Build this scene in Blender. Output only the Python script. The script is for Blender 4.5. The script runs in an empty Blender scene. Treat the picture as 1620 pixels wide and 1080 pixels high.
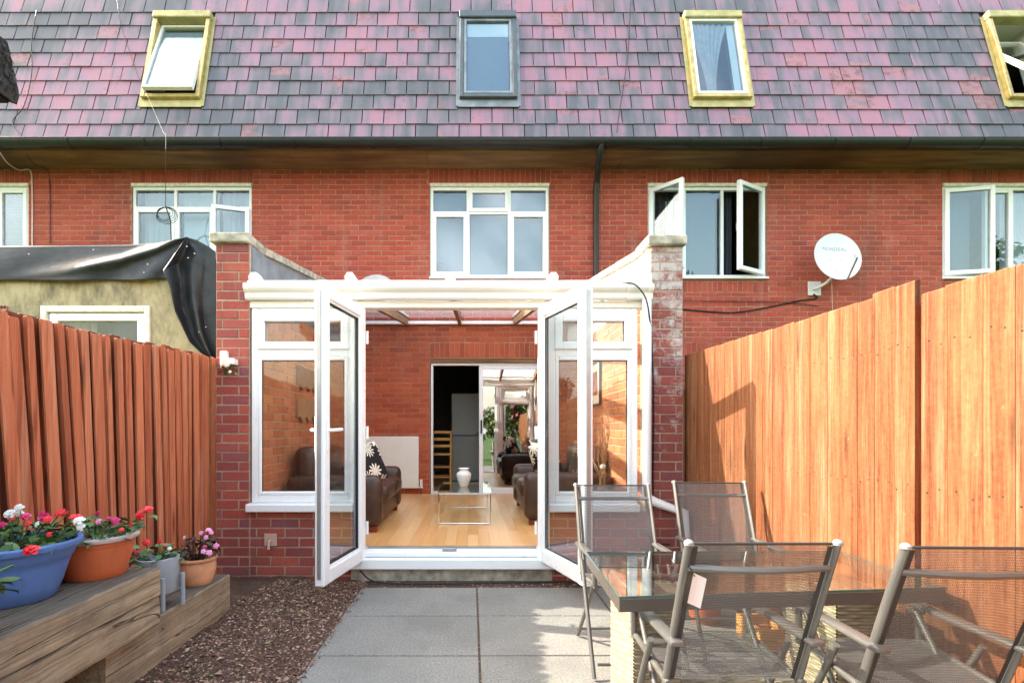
import bpy, bmesh, math, random
from mathutils import Vector, Matrix
random.seed(7)
R = math.radians
sc = bpy.context.scene
COL = sc.collection

# ------------------------------------------------------------------ camera, sky, sun, exposure
FPX, VX, VY, CH = 800.0, 745.0, 680.0, 1.175        # focal length in photo pixels, vanishing point, eye height
cam_d = bpy.data.cameras.new('camera')
cam = bpy.data.objects.new('camera', cam_d); COL.objects.link(cam)
cam_d.sensor_width = 36.0; cam_d.lens = FPX / 1620 * 36
cam_d.shift_x = (810 - VX) / 1620; cam_d.shift_y = (VY - 540) / 1620
cam_d.clip_start = 0.05; cam_d.clip_end = 800
cam.location = (0, 0, CH); cam.rotation_euler = (R(90), 0, 0)
sc.camera = cam

SUN_DIR = Vector((0.94, -0.225, -0.668)).normalized()
el = math.asin(-SUN_DIR.z); az = math.atan2(-SUN_DIR.x, -SUN_DIR.y)
world = bpy.data.worlds.new('World'); sc.world = world; world.use_nodes = True
wn = world.node_tree; bgn = wn.nodes['Background']
sky = wn.nodes.new('ShaderNodeTexSky'); sky.sky_type = 'NISHITA'; sky.sun_disc = False
sky.sun_elevation = el; sky.sun_rotation = az
sky.air_density = 2.0; sky.dust_density = 4.0; sky.ozone_density = 1.0
tcw = wn.nodes.new('ShaderNodeTexCoord'); ncl = wn.nodes.new('ShaderNodeTexNoise'); ncl.inputs['Scale'].default_value = 3.2; ncl.inputs['Detail'].default_value = 7; ncl.inputs['Distortion'].default_value = 0.6
mcl = wn.nodes.new('ShaderNodeMapRange'); mcl.inputs[1].default_value = 0.46; mcl.inputs[2].default_value = 0.72; mcl.inputs[3].default_value = 0.0; mcl.inputs[4].default_value = 0.45
xcl = wn.nodes.new('ShaderNodeMix'); xcl.data_type = 'RGBA'; xcl.inputs[7].default_value = (11, 11.2, 11.6, 1)
wn.links.new(tcw.outputs['Generated'], ncl.inputs['Vector']); wn.links.new(ncl.outputs['Fac'], mcl.inputs[0]); wn.links.new(mcl.outputs[0], xcl.inputs[0])
wn.links.new(sky.outputs[0], xcl.inputs[6]); wn.links.new(xcl.outputs[2], bgn.inputs[0]); bgn.inputs[1].default_value = 0.15
sd = bpy.data.lights.new('sun', 'SUN'); sd.energy = 3.0; sd.angle = R(0.5); sd.color = (1.0, 0.91, 0.77)
so = bpy.data.objects.new('sun', sd); COL.objects.link(so); so.location = (-10, 5, 12)
so.rotation_euler = (-SUN_DIR).to_track_quat('Z', 'Y').to_euler()
sc.view_settings.view_transform = 'Standard'; sc.view_settings.look = 'None'
sc.view_settings.gamma = 1; sc.view_settings.use_curve_mapping = False
sc.view_settings.exposure = 2.3
sc.render.engine = 'CYCLES'
sc.cycles.use_denoising = True
sc.cycles.max_bounces = 10; sc.cycles.diffuse_bounces = 5; sc.cycles.transparent_max_bounces = 24
sc.cycles.caustics_reflective = False; sc.cycles.caustics_refractive = False
sc.cycles.sample_clamp_indirect = 8

# ------------------------------------------------------------------ materials
class NT:
    def __init__(s, name, rough=0.6, metal=0.0, spec=0.4):
        s.m = bpy.data.materials.new(name); s.m.use_nodes = True
        s.t = s.m.node_tree; s.b = s.t.nodes['Principled BSDF']
        s.b.inputs['Roughness'].default_value = rough; s.b.inputs['Metallic'].default_value = metal
        s.b.inputs['Specular IOR Level'].default_value = spec
        s._pos = None
    def n(s, kind): return s.t.nodes.new('ShaderNode' + kind)
    def l(s, a, b): s.t.links.new(a, b)
    def setv(s, sock, v):
        if isinstance(v, bpy.types.NodeSocket): s.l(v, sock)
        elif isinstance(v, (tuple, list)): sock.default_value = (*v, 1) if len(v) == 3 and len(sock.default_value) == 4 else v
        else: sock.default_value = v
    def pos(s):
        if s._pos is None: s._pos = s.n('NewGeometry').outputs['Position']
        return s._pos
    def objc(s): return s.n('TexCoord').outputs['Object']
    def scale(s, v, sx, sy, sz):
        k = s.n('VectorMath'); k.operation = 'MULTIPLY'; s.l(v, k.inputs[0]); k.inputs[1].default_value = (sx, sy, sz); return k.outputs[0]
    def noise(s, v, scale, detail=4, rough=0.55, dist=0.0, warp=None):
        k = s.n('TexNoise'); s.l(v, k.inputs['Vector']); k.inputs['Scale'].default_value = scale
        k.inputs['Detail'].default_value = detail; k.inputs['Roughness'].default_value = rough; k.inputs['Distortion'].default_value = dist
        return k.outputs['Fac']
    def math(s, op, a, b=0.0, clamp=False):
        k = s.n('Math'); k.operation = op; k.use_clamp = clamp; s.setv(k.inputs[0], a); s.setv(k.inputs[1], b); return k.outputs[0]
    def rng(s, v, a, b, c=0.0, d=1.0):
        k = s.n('MapRange'); k.clamp = True; s.setv(k.inputs[0], v)
        for i, x in enumerate((a, b, c, d)): k.inputs[i + 1].default_value = x
        return k.outputs[0]
    def ramp(s, v, stops, const=False):
        k = s.n('ValToRGB'); cr = k.color_ramp; cr.interpolation = 'CONSTANT' if const else 'LINEAR'
        while len(cr.elements) < len(stops): cr.elements.new(0.5)
        for e, (p, c) in zip(cr.elements, stops): e.position = p; e.color = (*c, 1)
        s.l(v, k.inputs[0]); return k.outputs[0]
    def mix(s, f, a, b, mode='MIX'):
        k = s.n('Mix'); k.data_type = 'RGBA'; k.blend_type = mode
        s.setv(k.inputs[0], f); s.setv(k.inputs[6], a); s.setv(k.inputs[7], b); return k.outputs[2]
    def col(s, c): s.setv(s.b.inputs['Base Color'], c)
    def rough(s, c): s.setv(s.b.inputs['Roughness'], c)
    def bump(s, h, strength=0.3, dist=0.01):
        k = s.n('Bump'); k.inputs['Strength'].default_value = strength; k.inputs['Distance'].default_value = dist
        s.l(h, k.inputs['Height']); s.l(k.outputs[0], s.b.inputs['Normal'])
    def rnd(s):
        o = s.n('ObjectInfo').outputs['Random']; i = s.n('NewGeometry').outputs['Random Per Island']
        return s.math('FRACT', s.math('ADD', s.math('MULTIPLY', o, 5.17), s.math('MULTIPLY', i, 7.31)))

def plain(name, c, rough=0.5, metal=0.0, spec=0.4, var=0.12, scale=12, bump=0.0):
    k = NT(name, rough, metal, spec); f = k.noise(k.objc(), scale, 5)
    dark = tuple(x * (1 - var) for x in c); light = tuple(min(1, x * (1 + var)) for x in c)
    k.col(k.ramp(f, [(0.3, dark), (0.7, light)]))
    k.rough(k.rng(k.noise(k.objc(), scale * 2.3, 3), 0.3, 0.7, max(0.02, rough - 0.08), min(1, rough + 0.08)))
    if bump: k.bump(k.noise(k.objc(), scale * 6, 5), bump, 0.004)
    return k.m

def brick_mat(name, cols, bloom=0.0, bloomcol=(0.52, 0.48, 0.46), sat=1.0):
    k = NT(name, 0.85, 0, 0.25); r = k.rnd()
    c = k.ramp(r, [(i / max(1, len(cols) - 1), x) for i, x in enumerate(cols)])
    m = k.noise(k.pos(), 55, 6, 0.65)
    c = k.mix(k.rng(m, 0.35, 0.7, 0, 0.42), c, (0.19, 0.035, 0.022))
    c = k.mix(k.rng(k.noise(k.pos(), 130, 3), 0.62, 0.75, 0, 0.5), c, (0.55, 0.33, 0.25))
    st = k.noise(k.scale(k.pos(), 1, 1, 0.6), 1.6, 5, 0.6)
    c = k.mix(k.rng(st, 0.50, 0.72, 0, 0.5), c, (0.12, 0.05, 0.042)); wt = k.noise(k.scale(k.pos(), 5, 5, 0.7), 1.0, 5, 0.7); c = k.mix(k.rng(wt, 0.56, 0.75, 0, 0.4), c, (0.40, 0.22, 0.17))
    sn = k.noise(k.pos(), 7.0, 6, 0.7)
    if bloom:
        sp_ = k.n('SeparateXYZ'); k.l(k.pos(), sp_.inputs[0]); sn = k.math('ADD', sn, k.rng(sp_.outputs[2], 0.7, 2.6, -0.12, 0.14)); c = k.mix(k.rng(sn, 0.50, 0.66, 0, 0.85), c, bloomcol)
    else: c = k.mix(k.rng(sn, 0.66, 0.8, 0, 0.3), c, (0.5, 0.36, 0.3))
    k.col(c); k.bump(k.math('ADD', m, k.math('MULTIPLY', k.noise(k.pos(), 220, 3), 0.5)), 0.5, 0.004)
    return k.m

def wood_mat(name, stops, axis='Z', grain=1.0, rough=0.75, spec=0.25, knots=True, rndamt=0.5, light=None, world_pos=True, bumps=0.35, fine=False):
    k = NT(name, rough, 0, spec); p = k.pos() if world_pos else k.objc(); r = k.rnd()
    off = k.n('VectorMath'); off.operation = 'ADD'
    cb = k.n('CombineXYZ'); k.l(k.math('MULTIPLY', r, 37.0), cb.inputs[0]); k.l(k.math('MULTIPLY', r, 11.0), cb.inputs[1]); k.l(k.math('MULTIPLY', r, 23.0), cb.inputs[2])
    k.l(p, off.inputs[0]); k.l(cb.outputs[0], off.inputs[1]); q = off.outputs[0]
    a = {'X': (1.2, 28, 28), 'Y': (28, 1.2, 28), 'Z': (28, 28, 1.2)}[axis]
    g = k.noise(k.scale(q, *[x * grain for x in a]), 1.0, 6, 0.6, 1.2)
    b = k.noise(k.scale(q, *[x * grain * 4 for x in a]), 1.0, 4, 0.6)
    f = k.math('ADD', k.math('MULTIPLY', g, 0.75), k.math('MULTIPLY', b, 0.25))
    f = k.math('ADD', f, k.math('MULTIPLY', k.math('SUBTRACT', r, 0.5), rndamt * 0.5))
    if fine:
        hf = k.noise(k.scale(q, *[170 if x > 2 else 5 for x in a]), 1.0, 3, 0.7); sp2 = k.noise(q, 48, 5, 0.8)
        f = k.math('ADD', f, k.math('ADD', k.math('MULTIPLY', k.math('SUBTRACT', hf, 0.5), 0.45), k.math('MULTIPLY', k.math('SUBTRACT', sp2, 0.5), 0.40)))
    c = k.ramp(f, stops)
    if knots:
        v = k.n('TexVoronoi'); k.l(k.scale(q, *{'X': (0.9, 6, 6), 'Y': (6, 0.9, 6), 'Z': (6, 6, 0.9)}[axis]), v.inputs['Vector']); v.inputs['Scale'].default_value = 1.6
        c = k.mix(k.rng(v.outputs['Distance'], 0.07, 0.19, 0.8, 0), c, tuple(x * 0.35 for x in stops[0][1]))
    if light:
        s = k.noise(k.scale(q, *[x * 0.35 for x in a]), 1.3, 8, 0.75)
        c = k.mix(k.rng(s, 0.52, 0.68, 0, 0.8), c, light)
        sc2 = k.noise(k.scale(q, *[9 if x > 2 else 6 for x in a]), 2.2, 8, 0.8); c = k.mix(k.rng(sc2, 0.63, 0.70, 0, 0.7), c, light)
        dk2 = k.noise(k.scale(q, *[x * 0.22 for x in a]), 1.0, 5, 0.6); c = k.mix(k.rng(dk2, 0.52, 0.72, 0, 0.55), c, tuple(x * 0.8 for x in stops[0][1]))
    k.col(c); k.bump(k.math('ADD', g, b), bumps, 0.004)
    return k.m

def glass_mat(name, tint=(0.93, 0.96, 0.95), refl=1.0, base=0.05, rough=0.0):
    m = bpy.data.materials.new(name); m.use_nodes = True; t = m.node_tree; t.nodes.clear()
    out = t.nodes.new('ShaderNodeOutputMaterial'); mx = t.nodes.new('ShaderNodeMixShader')
    tr = t.nodes.new('ShaderNodeBsdfTransparent'); gl = t.nodes.new('ShaderNodeBsdfGlossy')
    tr.inputs[0].default_value = (*tint, 1); gl.inputs['Roughness'].default_value = rough; gl.inputs[0].default_value = (0.95, 0.97, 1, 1)
    lw = t.nodes.new('ShaderNodeLayerWeight'); lw.inputs[0].default_value = 0.5
    pw = t.nodes.new('ShaderNodeMath'); pw.operation = 'POWER'; pw.inputs[1].default_value = 4.0
    ma = t.nodes.new('ShaderNodeMath'); ma.operation = 'MULTIPLY_ADD'; ma.inputs[1].default_value = 0.9 * refl; ma.inputs[2].default_value = base; ma.use_clamp = True
    t.links.new(lw.outputs['Facing'], pw.inputs[0]); t.links.new(pw.outputs[0], ma.inputs[0]); t.links.new(ma.outputs[0], mx.inputs[0])
    t.links.new(tr.outputs[0], mx.inputs[1]); t.links.new(gl.outputs[0], mx.inputs[2]); t.links.new(mx.outputs[0], out.inputs[0])
    # slight waviness of the pane
    ge = t.nodes.new('ShaderNodeNewGeometry'); no = t.nodes.new('ShaderNodeTexNoise'); no.inputs['Scale'].default_value = 2.5; no.inputs['Detail'].default_value = 1
    bp = t.nodes.new('ShaderNodeBump'); bp.inputs['Strength'].default_value = 0.06; bp.inputs['Distance'].default_value = 0.02
    t.links.new(ge.outputs['Position'], no.inputs['Vector']); t.links.new(no.outputs[0], bp.inputs['Height']); t.links.new(bp.outputs[0], gl.inputs['Normal'])
    return m

def see_through(name, col, amount, trans_col=(1, 1, 1), translucent=0.0, gloss=0.0, weave=False):
    m = bpy.data.materials.new(name); m.use_nodes = True; t = m.node_tree; b = t.nodes['Principled BSDF']
    b.inputs['Base Color'].default_value = (*col, 1); b.inputs['Roughness'].default_value = 0.55
    b.inputs['Specular IOR Level'].default_value = 0.3 + gloss
    out = t.nodes['Material Output']; mx = t.nodes.new('ShaderNodeMixShader'); tr = t.nodes.new('ShaderNodeBsdfTransparent')
    tr.inputs[0].default_value = (*trans_col, 1); mx.inputs[0].default_value = amount
    src = b.outputs[0]
    if translucent:
        tl = t.nodes.new('ShaderNodeBsdfTranslucent'); tl.inputs[0].default_value = (*trans_col, 1)
        m2 = t.nodes.new('ShaderNodeMixShader'); m2.inputs[0].default_value = translucent
        t.links.new(src, m2.inputs[1]); t.links.new(tl.outputs[0], m2.inputs[2]); src = m2.outputs[0]
    if weave:
        tc = t.nodes.new('ShaderNodeTexCoord'); sx = t.nodes.new('ShaderNodeSeparateXYZ'); t.links.new(tc.outputs['Object'], sx.inputs[0])
        def mt(op, a, b=0.0):
            q_ = t.nodes.new('ShaderNodeMath'); q_.operation = op
            for sk, v_ in zip(q_.inputs, (a, b)):
                if isinstance(v_, bpy.types.NodeSocket): t.links.new(v_, sk)
                else: sk.default_value = v_
            return q_.outputs[0]
        wa_ = mt('SINE', mt('MULTIPLY', sx.outputs[0], 1150.0)); wl_ = mt('ADD', mt('MULTIPLY', sx.outputs[2], 1.0), mt('MULTIPLY', sx.outputs[1], 1.0)); wb2 = mt('SINE', mt('MULTIPLY', wl_, 1150.0))
        t.links.new(mt('ADD', amount, mt('MULTIPLY', mt('ADD', wa_, wb2), 0.13)), mx.inputs[0])
    t.links.new(src, mx.inputs[1]); t.links.new(tr.outputs[0], mx.inputs[2]); t.links.new(mx.outputs[0], out.inputs[0])
    return m

M = {}
M['brick'] = brick_mat('house brick', [(0.40, 0.066, 0.042), (0.45, 0.082, 0.054), (0.36, 0.060, 0.042), (0.47, 0.098, 0.068), (0.41, 0.078, 0.052), (0.32, 0.06, 0.045), (0.42, 0.085, 0.05)])
M['brick_bounce'] = brick_mat('house brick with painted bounce light', [(0.46, 0.095, 0.040), (0.52, 0.12, 0.05), (0.42, 0.085, 0.036), (0.55, 0.14, 0.06), (0.48, 0.105, 0.045), (0.36, 0.075, 0.035)])  # house brick again, made warmer and brighter to paint the indoor bounce light
M['brick_plum'] = brick_mat('plum brick', [(0.44, 0.10, 0.07), (0.30, 0.075, 0.075), (0.52, 0.12, 0.075), (0.26, 0.09, 0.105), (0.42, 0.085, 0.062), (0.34, 0.075, 0.065)])
M['brick_bloom'] = brick_mat('limewashed brick', [(0.30, 0.08, 0.065), (0.22, 0.065, 0.07), (0.38, 0.10, 0.07), (0.24, 0.08, 0.09), (0.34, 0.08, 0.06)], bloom=0.75)
M['brick_room'] = brick_mat('room brick', [(0.60, 0.20, 0.08), (0.66, 0.26, 0.11), (0.54, 0.17, 0.07), (0.68, 0.28, 0.12), (0.50, 0.15, 0.07)])
def mortar(name, c):
    k = NT(name, 0.95, 0, 0.1); f = k.noise(k.pos(), 18, 6, 0.7)
    k.col(k.ramp(f, [(0.3, tuple(x * 0.6 for x in c)), (0.7, c)])); k.bump(k.noise(k.pos(), 150, 3), 0.4, 0.003); return k.m
M['mortar'] = mortar('mortar', (0.50, 0.27, 0.185))
M['mortar_pale'] = mortar('pale mortar', (0.50, 0.37, 0.28))

def tile_mat():
    k = NT('roof tile', 0.62, 0, 0.35); r = k.rnd(); p = k.pos()
    ofs = k.n('VectorMath'); ofs.operation = 'ADD'; cbx = k.n('CombineXYZ'); k.l(k.math('MULTIPLY', r, 61.0), cbx.inputs[0]); k.l(p, ofs.inputs[0]); k.l(cbx.outputs[0], ofs.inputs[1])
    st = k.noise(k.scale(ofs.outputs[0], 5.5, 1.5, 1.0), 1.0, 2, 0.5)
    big = k.noise(k.scale(p, 0.55, 0.5, 0.7), 1.0, 3, 0.5)
    f = k.math('ADD', k.math('MULTIPLY', k.math('SUBTRACT', r, 0.5), 0.17), k.math('ADD', k.math('MULTIPLY', st, 0.75), k.math('SUBTRACT', k.math('MULTIPLY', big, 0.95), 0.095)))
    c = k.ramp(f, [(0.56, (0.098, 0.098, 0.117)), (0.67, (0.135, 0.122, 0.145)), (0.75, (0.19, 0.14, 0.176)), (0.84, (0.26, 0.152, 0.212)), (0.97, (0.33, 0.155, 0.205))])
    r2 = k.math('FRACT', k.math('MULTIPLY', r, 17.31)); rust = k.math('MULTIPLY', k.rng(r2, 0.62, 0.66), k.rng(k.noise(k.scale(p, 0.7, 1, 2.0), 1.2, 2), 0.55, 0.60))
    c = k.mix(k.math('MULTIPLY', rust, 0.65), c, (0.36, 0.155, 0.17))
    smu = k.rng(k.noise(p, 11, 6, 0.75), 0.48, 0.66); c = k.mix(k.math('MULTIPLY', k.math('MULTIPLY', rust, smu), 0.85), c, (0.10, 0.055, 0.065))
    dirt = k.math('MULTIPLY', k.rng(k.noise(p, 14, 6, 0.75), 0.55, 0.72), k.rng(k.noise(p, 1.9, 2), 0.5, 0.66))
    c = k.mix(k.math('MULTIPLY', dirt, 0.8), c, (0.045, 0.04, 0.05))
    drip = k.math('MULTIPLY', k.rng(k.noise(k.scale(p, 12, 2, 0.6), 1.0, 3, 0.6), 0.56, 0.72), k.rng(k.noise(k.scale(p, 1.3, 0.3, 0.5), 1.0, 2), 0.46, 0.62))
    c = k.mix(k.math('MULTIPLY', drip, 0.7), c, (0.085, 0.095, 0.115))
    c = k.mix(k.rng(k.noise(p, 75, 4, 0.7), 0.64, 0.74, 0, 0.35), c, (0.5, 0.46, 0.48))
    k.col(c); k.bump(k.noise(p, 120, 5, 0.7), 0.3, 0.003); return k.m
M['tile'] = tile_mat()
M['deck'] = plain('roof felt', (0.03, 0.03, 0.035), 0.9)
k = NT('white plastic frame', 0.32, 0, 0.5); p = k.pos(); c = k.ramp(k.noise(p, 5, 3), [(0.3, (0.84, 0.85, 0.86)), (0.7, (0.88, 0.885, 0.89))]); c = k.mix(k.rng(k.noise(k.scale(p, 22, 22, 5), 1.0, 6, 0.75), 0.60, 0.78, 0, 0.35), c, (0.56, 0.53, 0.46)); k.col(c); k.rough(k.rng(k.noise(p, 20, 4), 0.3, 0.7, 0.25, 0.45)); M['pvc'] = k.m
def aged():
    k = NT('weathered white plastic', 0.4, 0, 0.45); p = k.pos()
    f = k.noise(k.scale(p, 3, 3, 9), 1.0, 6, 0.7)
    c = k.ramp(f, [(0.35, (0.84, 0.80, 0.72)), (0.6, (0.84, 0.83, 0.80)), (0.75, (0.86, 0.86, 0.85))])
    c = k.mix(k.rng(k.noise(k.scale(p, 14, 14, 3), 1.0, 5, 0.75), 0.60, 0.76, 0, 0.6), c, (0.50, 0.40, 0.27)); k.col(c); return k.m
M['pvc_old'] = aged()
M['gold'] = plain('gold anodised trim', (0.52, 0.385, 0.155), 0.38, 0.45, 0.5, 0.3, 9)
M['gold_pale'] = plain('dull olive flashing', (0.42, 0.36, 0.16), 0.55, 0.2, 0.4, 0.25, 7)
M['anthracite'] = plain('anthracite trim', (0.085, 0.095, 0.105), 0.4, 0.2, 0.5, 0.15, 9)
M['lead'] = plain('grey lead', (0.22, 0.24, 0.27), 0.6, 0.2, 0.4, 0.3, 6, 0.2)
M['glass'] = glass_mat('window glass', (0.80, 0.86, 0.88), 0.9, 0.09)
M['glass_door'] = glass_mat('clear door glass', (0.95, 0.975, 0.965), 0.8, 0.045)
M['glass_slide'] = glass_mat('sliding door glass', (0.50, 0.52, 0.50), 0.6, 0.40)
M['glass_table'] = glass_mat('table glass', (0.90, 0.955, 0.93), 0.9, 0.16)
M['glass_edge'] = plain('green glass edge', (0.055, 0.095, 0.082), 0.1, 0, 0.6)
M['polycarb'] = see_through('polycarbonate', (0.8, 0.82, 0.84), 0.87, (0.99, 0.99, 1.0), 0.7, 0.2)
M['gutter_black'] = plain('black gutter plastic', (0.010, 0.011, 0.013), 0.38, 0, 0.5, 0.3, 5)
def soffit():
    k = NT('stained timber soffit', 0.75, 0, 0.25); p = k.pos()
    f = k.noise(k.scale(p, 1.1, 9, 9), 1.0, 6, 0.65); c = k.ramp(f, [(0.3, (0.11, 0.058, 0.026)), (0.6, (0.25, 0.14, 0.066)), (0.8, (0.36, 0.22, 0.115))])
    g = k.rng(k.noise(k.scale(p, 0.35, 0, 0), 1.0, 2), 0.5, 0.6); c = k.mix(k.math('MULTIPLY', g, 0.7), c, (0.075, 0.035, 0.025)); k.col(c); k.bump(f, 0.3, 0.004); return k.m
M['soffit'] = soffit()
M['concrete'] = plain('weathered concrete', (0.40, 0.36, 0.29), 0.9, 0, 0.2, 0.45, 14, 0.6)
def slab_mat():
    k = NT('concrete paving', 0.88, 0, 0.25); p = k.pos(); r = k.rnd()
    f = k.noise(p, 90, 4, 0.8); b = k.noise(p, 2.2, 5, 0.65)
    c = k.ramp(f, [(0.36, (0.135, 0.131, 0.118)), (0.5, (0.215, 0.207, 0.188)), (0.66, (0.315, 0.303, 0.274))])
    c = k.mix(k.rng(b, 0.42, 0.70, 0, 0.55), c, (0.125, 0.12, 0.105)); c = k.mix(k.rng(k.noise(p, 9, 6, 0.8), 0.56, 0.72, 0, 0.5), c, (0.11, 0.10, 0.085)); c = k.mix(k.rng(k.noise(p, 6, 5, 0.7), 0.60, 0.72, 0, 0.4), c, (0.22, 0.20, 0.13))
    c = k.mix(k.math('MULTIPLY', r, 0.28), c, (0.25, 0.24, 0.215)); k.col(c); k.bump(f, 0.5, 0.003); return k.m
M['slab'] = slab_mat()
M['joint'] = plain('paving joint grit', (0.10, 0.075, 0.05), 0.95, 0, 0.1, 0.4, 60, 0.6)
def soil():
    k = NT('dark garden soil', 0.95, 0, 0.15); p = k.pos(); f = k.noise(p, 45, 7, 0.75)
    k.col(k.ramp(f, [(0.35, (0.05, 0.028, 0.02)), (0.55, (0.12, 0.072, 0.052)), (0.75, (0.22, 0.15, 0.11))])); k.bump(f, 0.9, 0.015); return k.m
M['soil'] = soil()
k = NT('bark chip', 0.85, 0, 0.2); k.col(k.ramp(k.rnd(), [(0.0, (0.05, 0.026, 0.018)), (0.45, (0.17, 0.090, 0.066)), (0.75, (0.28, 0.165, 0.125)), (0.92, (0.40, 0.27, 0.20)), (1, (0.46, 0.36, 0.27))])); M['chip'] = k.m
k = NT('lawn', 0.9, 0, 0.15); k.col(k.ramp(k.noise(k.pos(), 9, 8, 0.75), [(0.3, (0.02, 0.045, 0.012)), (0.7, (0.09, 0.14, 0.035))])); M['lawn'] = k.m
M['fence_gap_shade'] = wood_mat('rear boards in painted gap shade', [(0.25, (0.075, 0.022, 0.011)), (0.5, (0.15, 0.042, 0.02)), (0.75, (0.22, 0.07, 0.036))], 'Z', 1.0, rndamt=0.25)  # dark tone of the rear slats paints the shade in the gaps
M['fence_red'] = wood_mat('red brown fence wood', [(0.28, (0.22, 0.052, 0.022)), (0.48, (0.44, 0.115, 0.050)), (0.72, (0.58, 0.20, 0.10))], 'Z', 1.0, rndamt=0.3, light=(0.52, 0.27, 0.17))
M['fence_orange'] = wood_mat('orange fence wood', [(0.28, (0.085, 0.021, 0.0075)), (0.40, (0.145, 0.045, 0.0165)), (0.54, (0.20, 0.075, 0.030)), (0.72, (0.255, 0.122, 0.060))], 'Z', 0.8, rndamt=0.12, light=(0.33, 0.19, 0.112), bumps=0.8, fine=True)
def sleeper_mat():
    k = NT('weathered sleeper oak', 0.85, 0, 0.15); p = k.pos()
    g = k.noise(k.scale(p, 26, 1.0, 26), 1.0, 8, 0.68, 1.0); f2 = k.noise(k.scale(p, 90, 3, 90), 1.0, 4, 0.6)
    f = k.math('ADD', k.math('MULTIPLY', g, 0.75), k.math('MULTIPLY', f2, 0.25))
    c = k.ramp(f, [(0.30, (0.15, 0.105, 0.068)), (0.44, (0.26, 0.19, 0.12)), (0.56, (0.38, 0.285, 0.185)), (0.72, (0.47, 0.365, 0.25))])
    st = k.noise(p, 5, 6, 0.7); c = k.mix(k.rng(st, 0.46, 0.68, 0, 0.55), c, (0.13, 0.10, 0.08))
    nz_ = k.n('SeparateXYZ'); k.l(k.n('NewGeometry').outputs['True Normal'], nz_.inputs[0])
    c = k.mix(k.math('MULTIPLY', k.rng(nz_.outputs[2], 0.6, 0.9), 0.72), c, (0.075, 0.068, 0.064))
    cr = k.noise(k.scale(p, 7, 0.55, 7), 1.0, 3, 0.5, 0.8); cra = k.math('ABSOLUTE', k.math('SUBTRACT', cr, 0.5)); line = k.rng(cra, 0.0, 0.007, 1, 0)
    c = k.mix(k.math('MULTIPLY', line, 0.85), c, (0.02, 0.014, 0.01)); k.col(c)
    k.bump(k.math('SUBTRACT', k.math('ADD', g, f2), k.math('MULTIPLY', line, 1.2)), 0.8, 0.006); return k.m
M['sleeper'] = sleeper_mat()
def render_mat():
    k = NT('stained ochre render', 0.92, 0, 0.15); p = k.pos()
    c = k.ramp(k.noise(p, 3.5, 5, 0.6), [(0.3, (0.40, 0.325, 0.19)), (0.7, (0.50, 0.42, 0.26))])
    d = k.noise(k.scale(p, 3.2, 1, 1.4), 1.3, 7, 0.75); c = k.mix(k.rng(d, 0.44, 0.64, 0, 0.85), c, (0.12, 0.105, 0.075))
    c = k.mix(k.rng(k.noise(p, 40, 4, 0.8), 0.62, 0.70, 0, 0.8), c, (0.62, 0.56, 0.42)); k.col(c); k.bump(k.noise(p, 90, 4), 0.5, 0.005); return k.m
M['render'] = render_mat()
k = NT('black rubber sheet', 0.35, 0, 0.28); k.col(k.ramp(k.noise(k.pos(), 7, 5), [(0.3, (0.018, 0.019, 0.022)), (0.7, (0.04, 0.042, 0.047))])); k.rough(k.rng(k.noise(k.pos(), 10, 6, 0.7), 0.3, 0.7, 0.30, 0.52)); k.bump(k.noise(k.scale(k.pos(), 2, 6, 9), 1, 4), 0.25, 0.03); M['tarp'] = k.m
M['paint_old'] = plain('flaking cream paint', (0.74, 0.70, 0.60), 0.6, 0, 0.3, 0.2, 18, 0.4)
M['air_brick'] = plain('terracotta air brick', (0.40, 0.13, 0.08), 0.85)
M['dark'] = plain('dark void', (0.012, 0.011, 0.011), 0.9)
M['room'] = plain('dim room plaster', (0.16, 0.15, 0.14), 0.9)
M['curtain'] = see_through('net curtain', (0.82, 0.84, 0.88), 0.12, (1, 1, 1), 0.35)
M['curtain_dark'] = plain('dark curtain', (0.05, 0.055, 0.07), 0.9)
M['curtain_grey'] = plain('grey curtain', (0.40, 0.43, 0.47), 0.9)
M['blind'] = plain('pale blind', (0.74, 0.78, 0.84), 0.7, 0, 0.3, 0.03)
M['blind_grey'] = plain('grey blind', (0.17, 0.21, 0.27), 0.8, 0, 0.3, 0.03)
M['blue_pot'] = plain('blue plastic pot', (0.085, 0.165, 0.40), 0.45, 0, 0.45, 0.12, 7, 0.05)
M['orange_pot'] = plain('orange plastic pot', (0.50, 0.115, 0.04), 0.5, 0, 0.4, 0.1, 7, 0.05)
def pot_mat(name, c, rough):
    k = NT(name, rough, 0, 0.4); p = k.pos(); f = k.noise(p, 9, 5, 0.6)
    q = k.ramp(f, [(0.3, tuple(x * 0.88 for x in c)), (0.7, tuple(min(1, x * 1.1) for x in c))])
    q = k.mix(k.rng(k.noise(k.scale(p, 38, 38, 3.5), 1.0, 4, 0.6), 0.55, 0.72, 0, 0.30), q, tuple(x * 0.45 + 0.01 for x in c))
    q = k.mix(k.rng(k.noise(p, 60, 5, 0.75), 0.60, 0.72, 0, 0.30), q, (0.30, 0.24, 0.18)); k.col(q)
    k.rough(k.rng(f, 0.3, 0.7, rough - 0.06, rough + 0.12)); return k.m
M['blue_pot'] = pot_mat('scuffed blue plastic', (0.085, 0.165, 0.40), 0.46); M['orange_pot'] = pot_mat('scuffed orange plastic', (0.50, 0.115, 0.04), 0.5)
M['rim_grey'] = plain('faded rim', (0.46, 0.40, 0.38), 0.6, 0, 0.35, 0.2, 14)
M['grey_pot'] = plain('grey pot', (0.30, 0.335, 0.37), 0.6, 0, 0.35, 0.1, 9, 0.1)
M['terracotta'] = plain('pale terracotta', (0.60, 0.285, 0.155), 0.85, 0, 0.2, 0.25, 11, 0.2)
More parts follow.
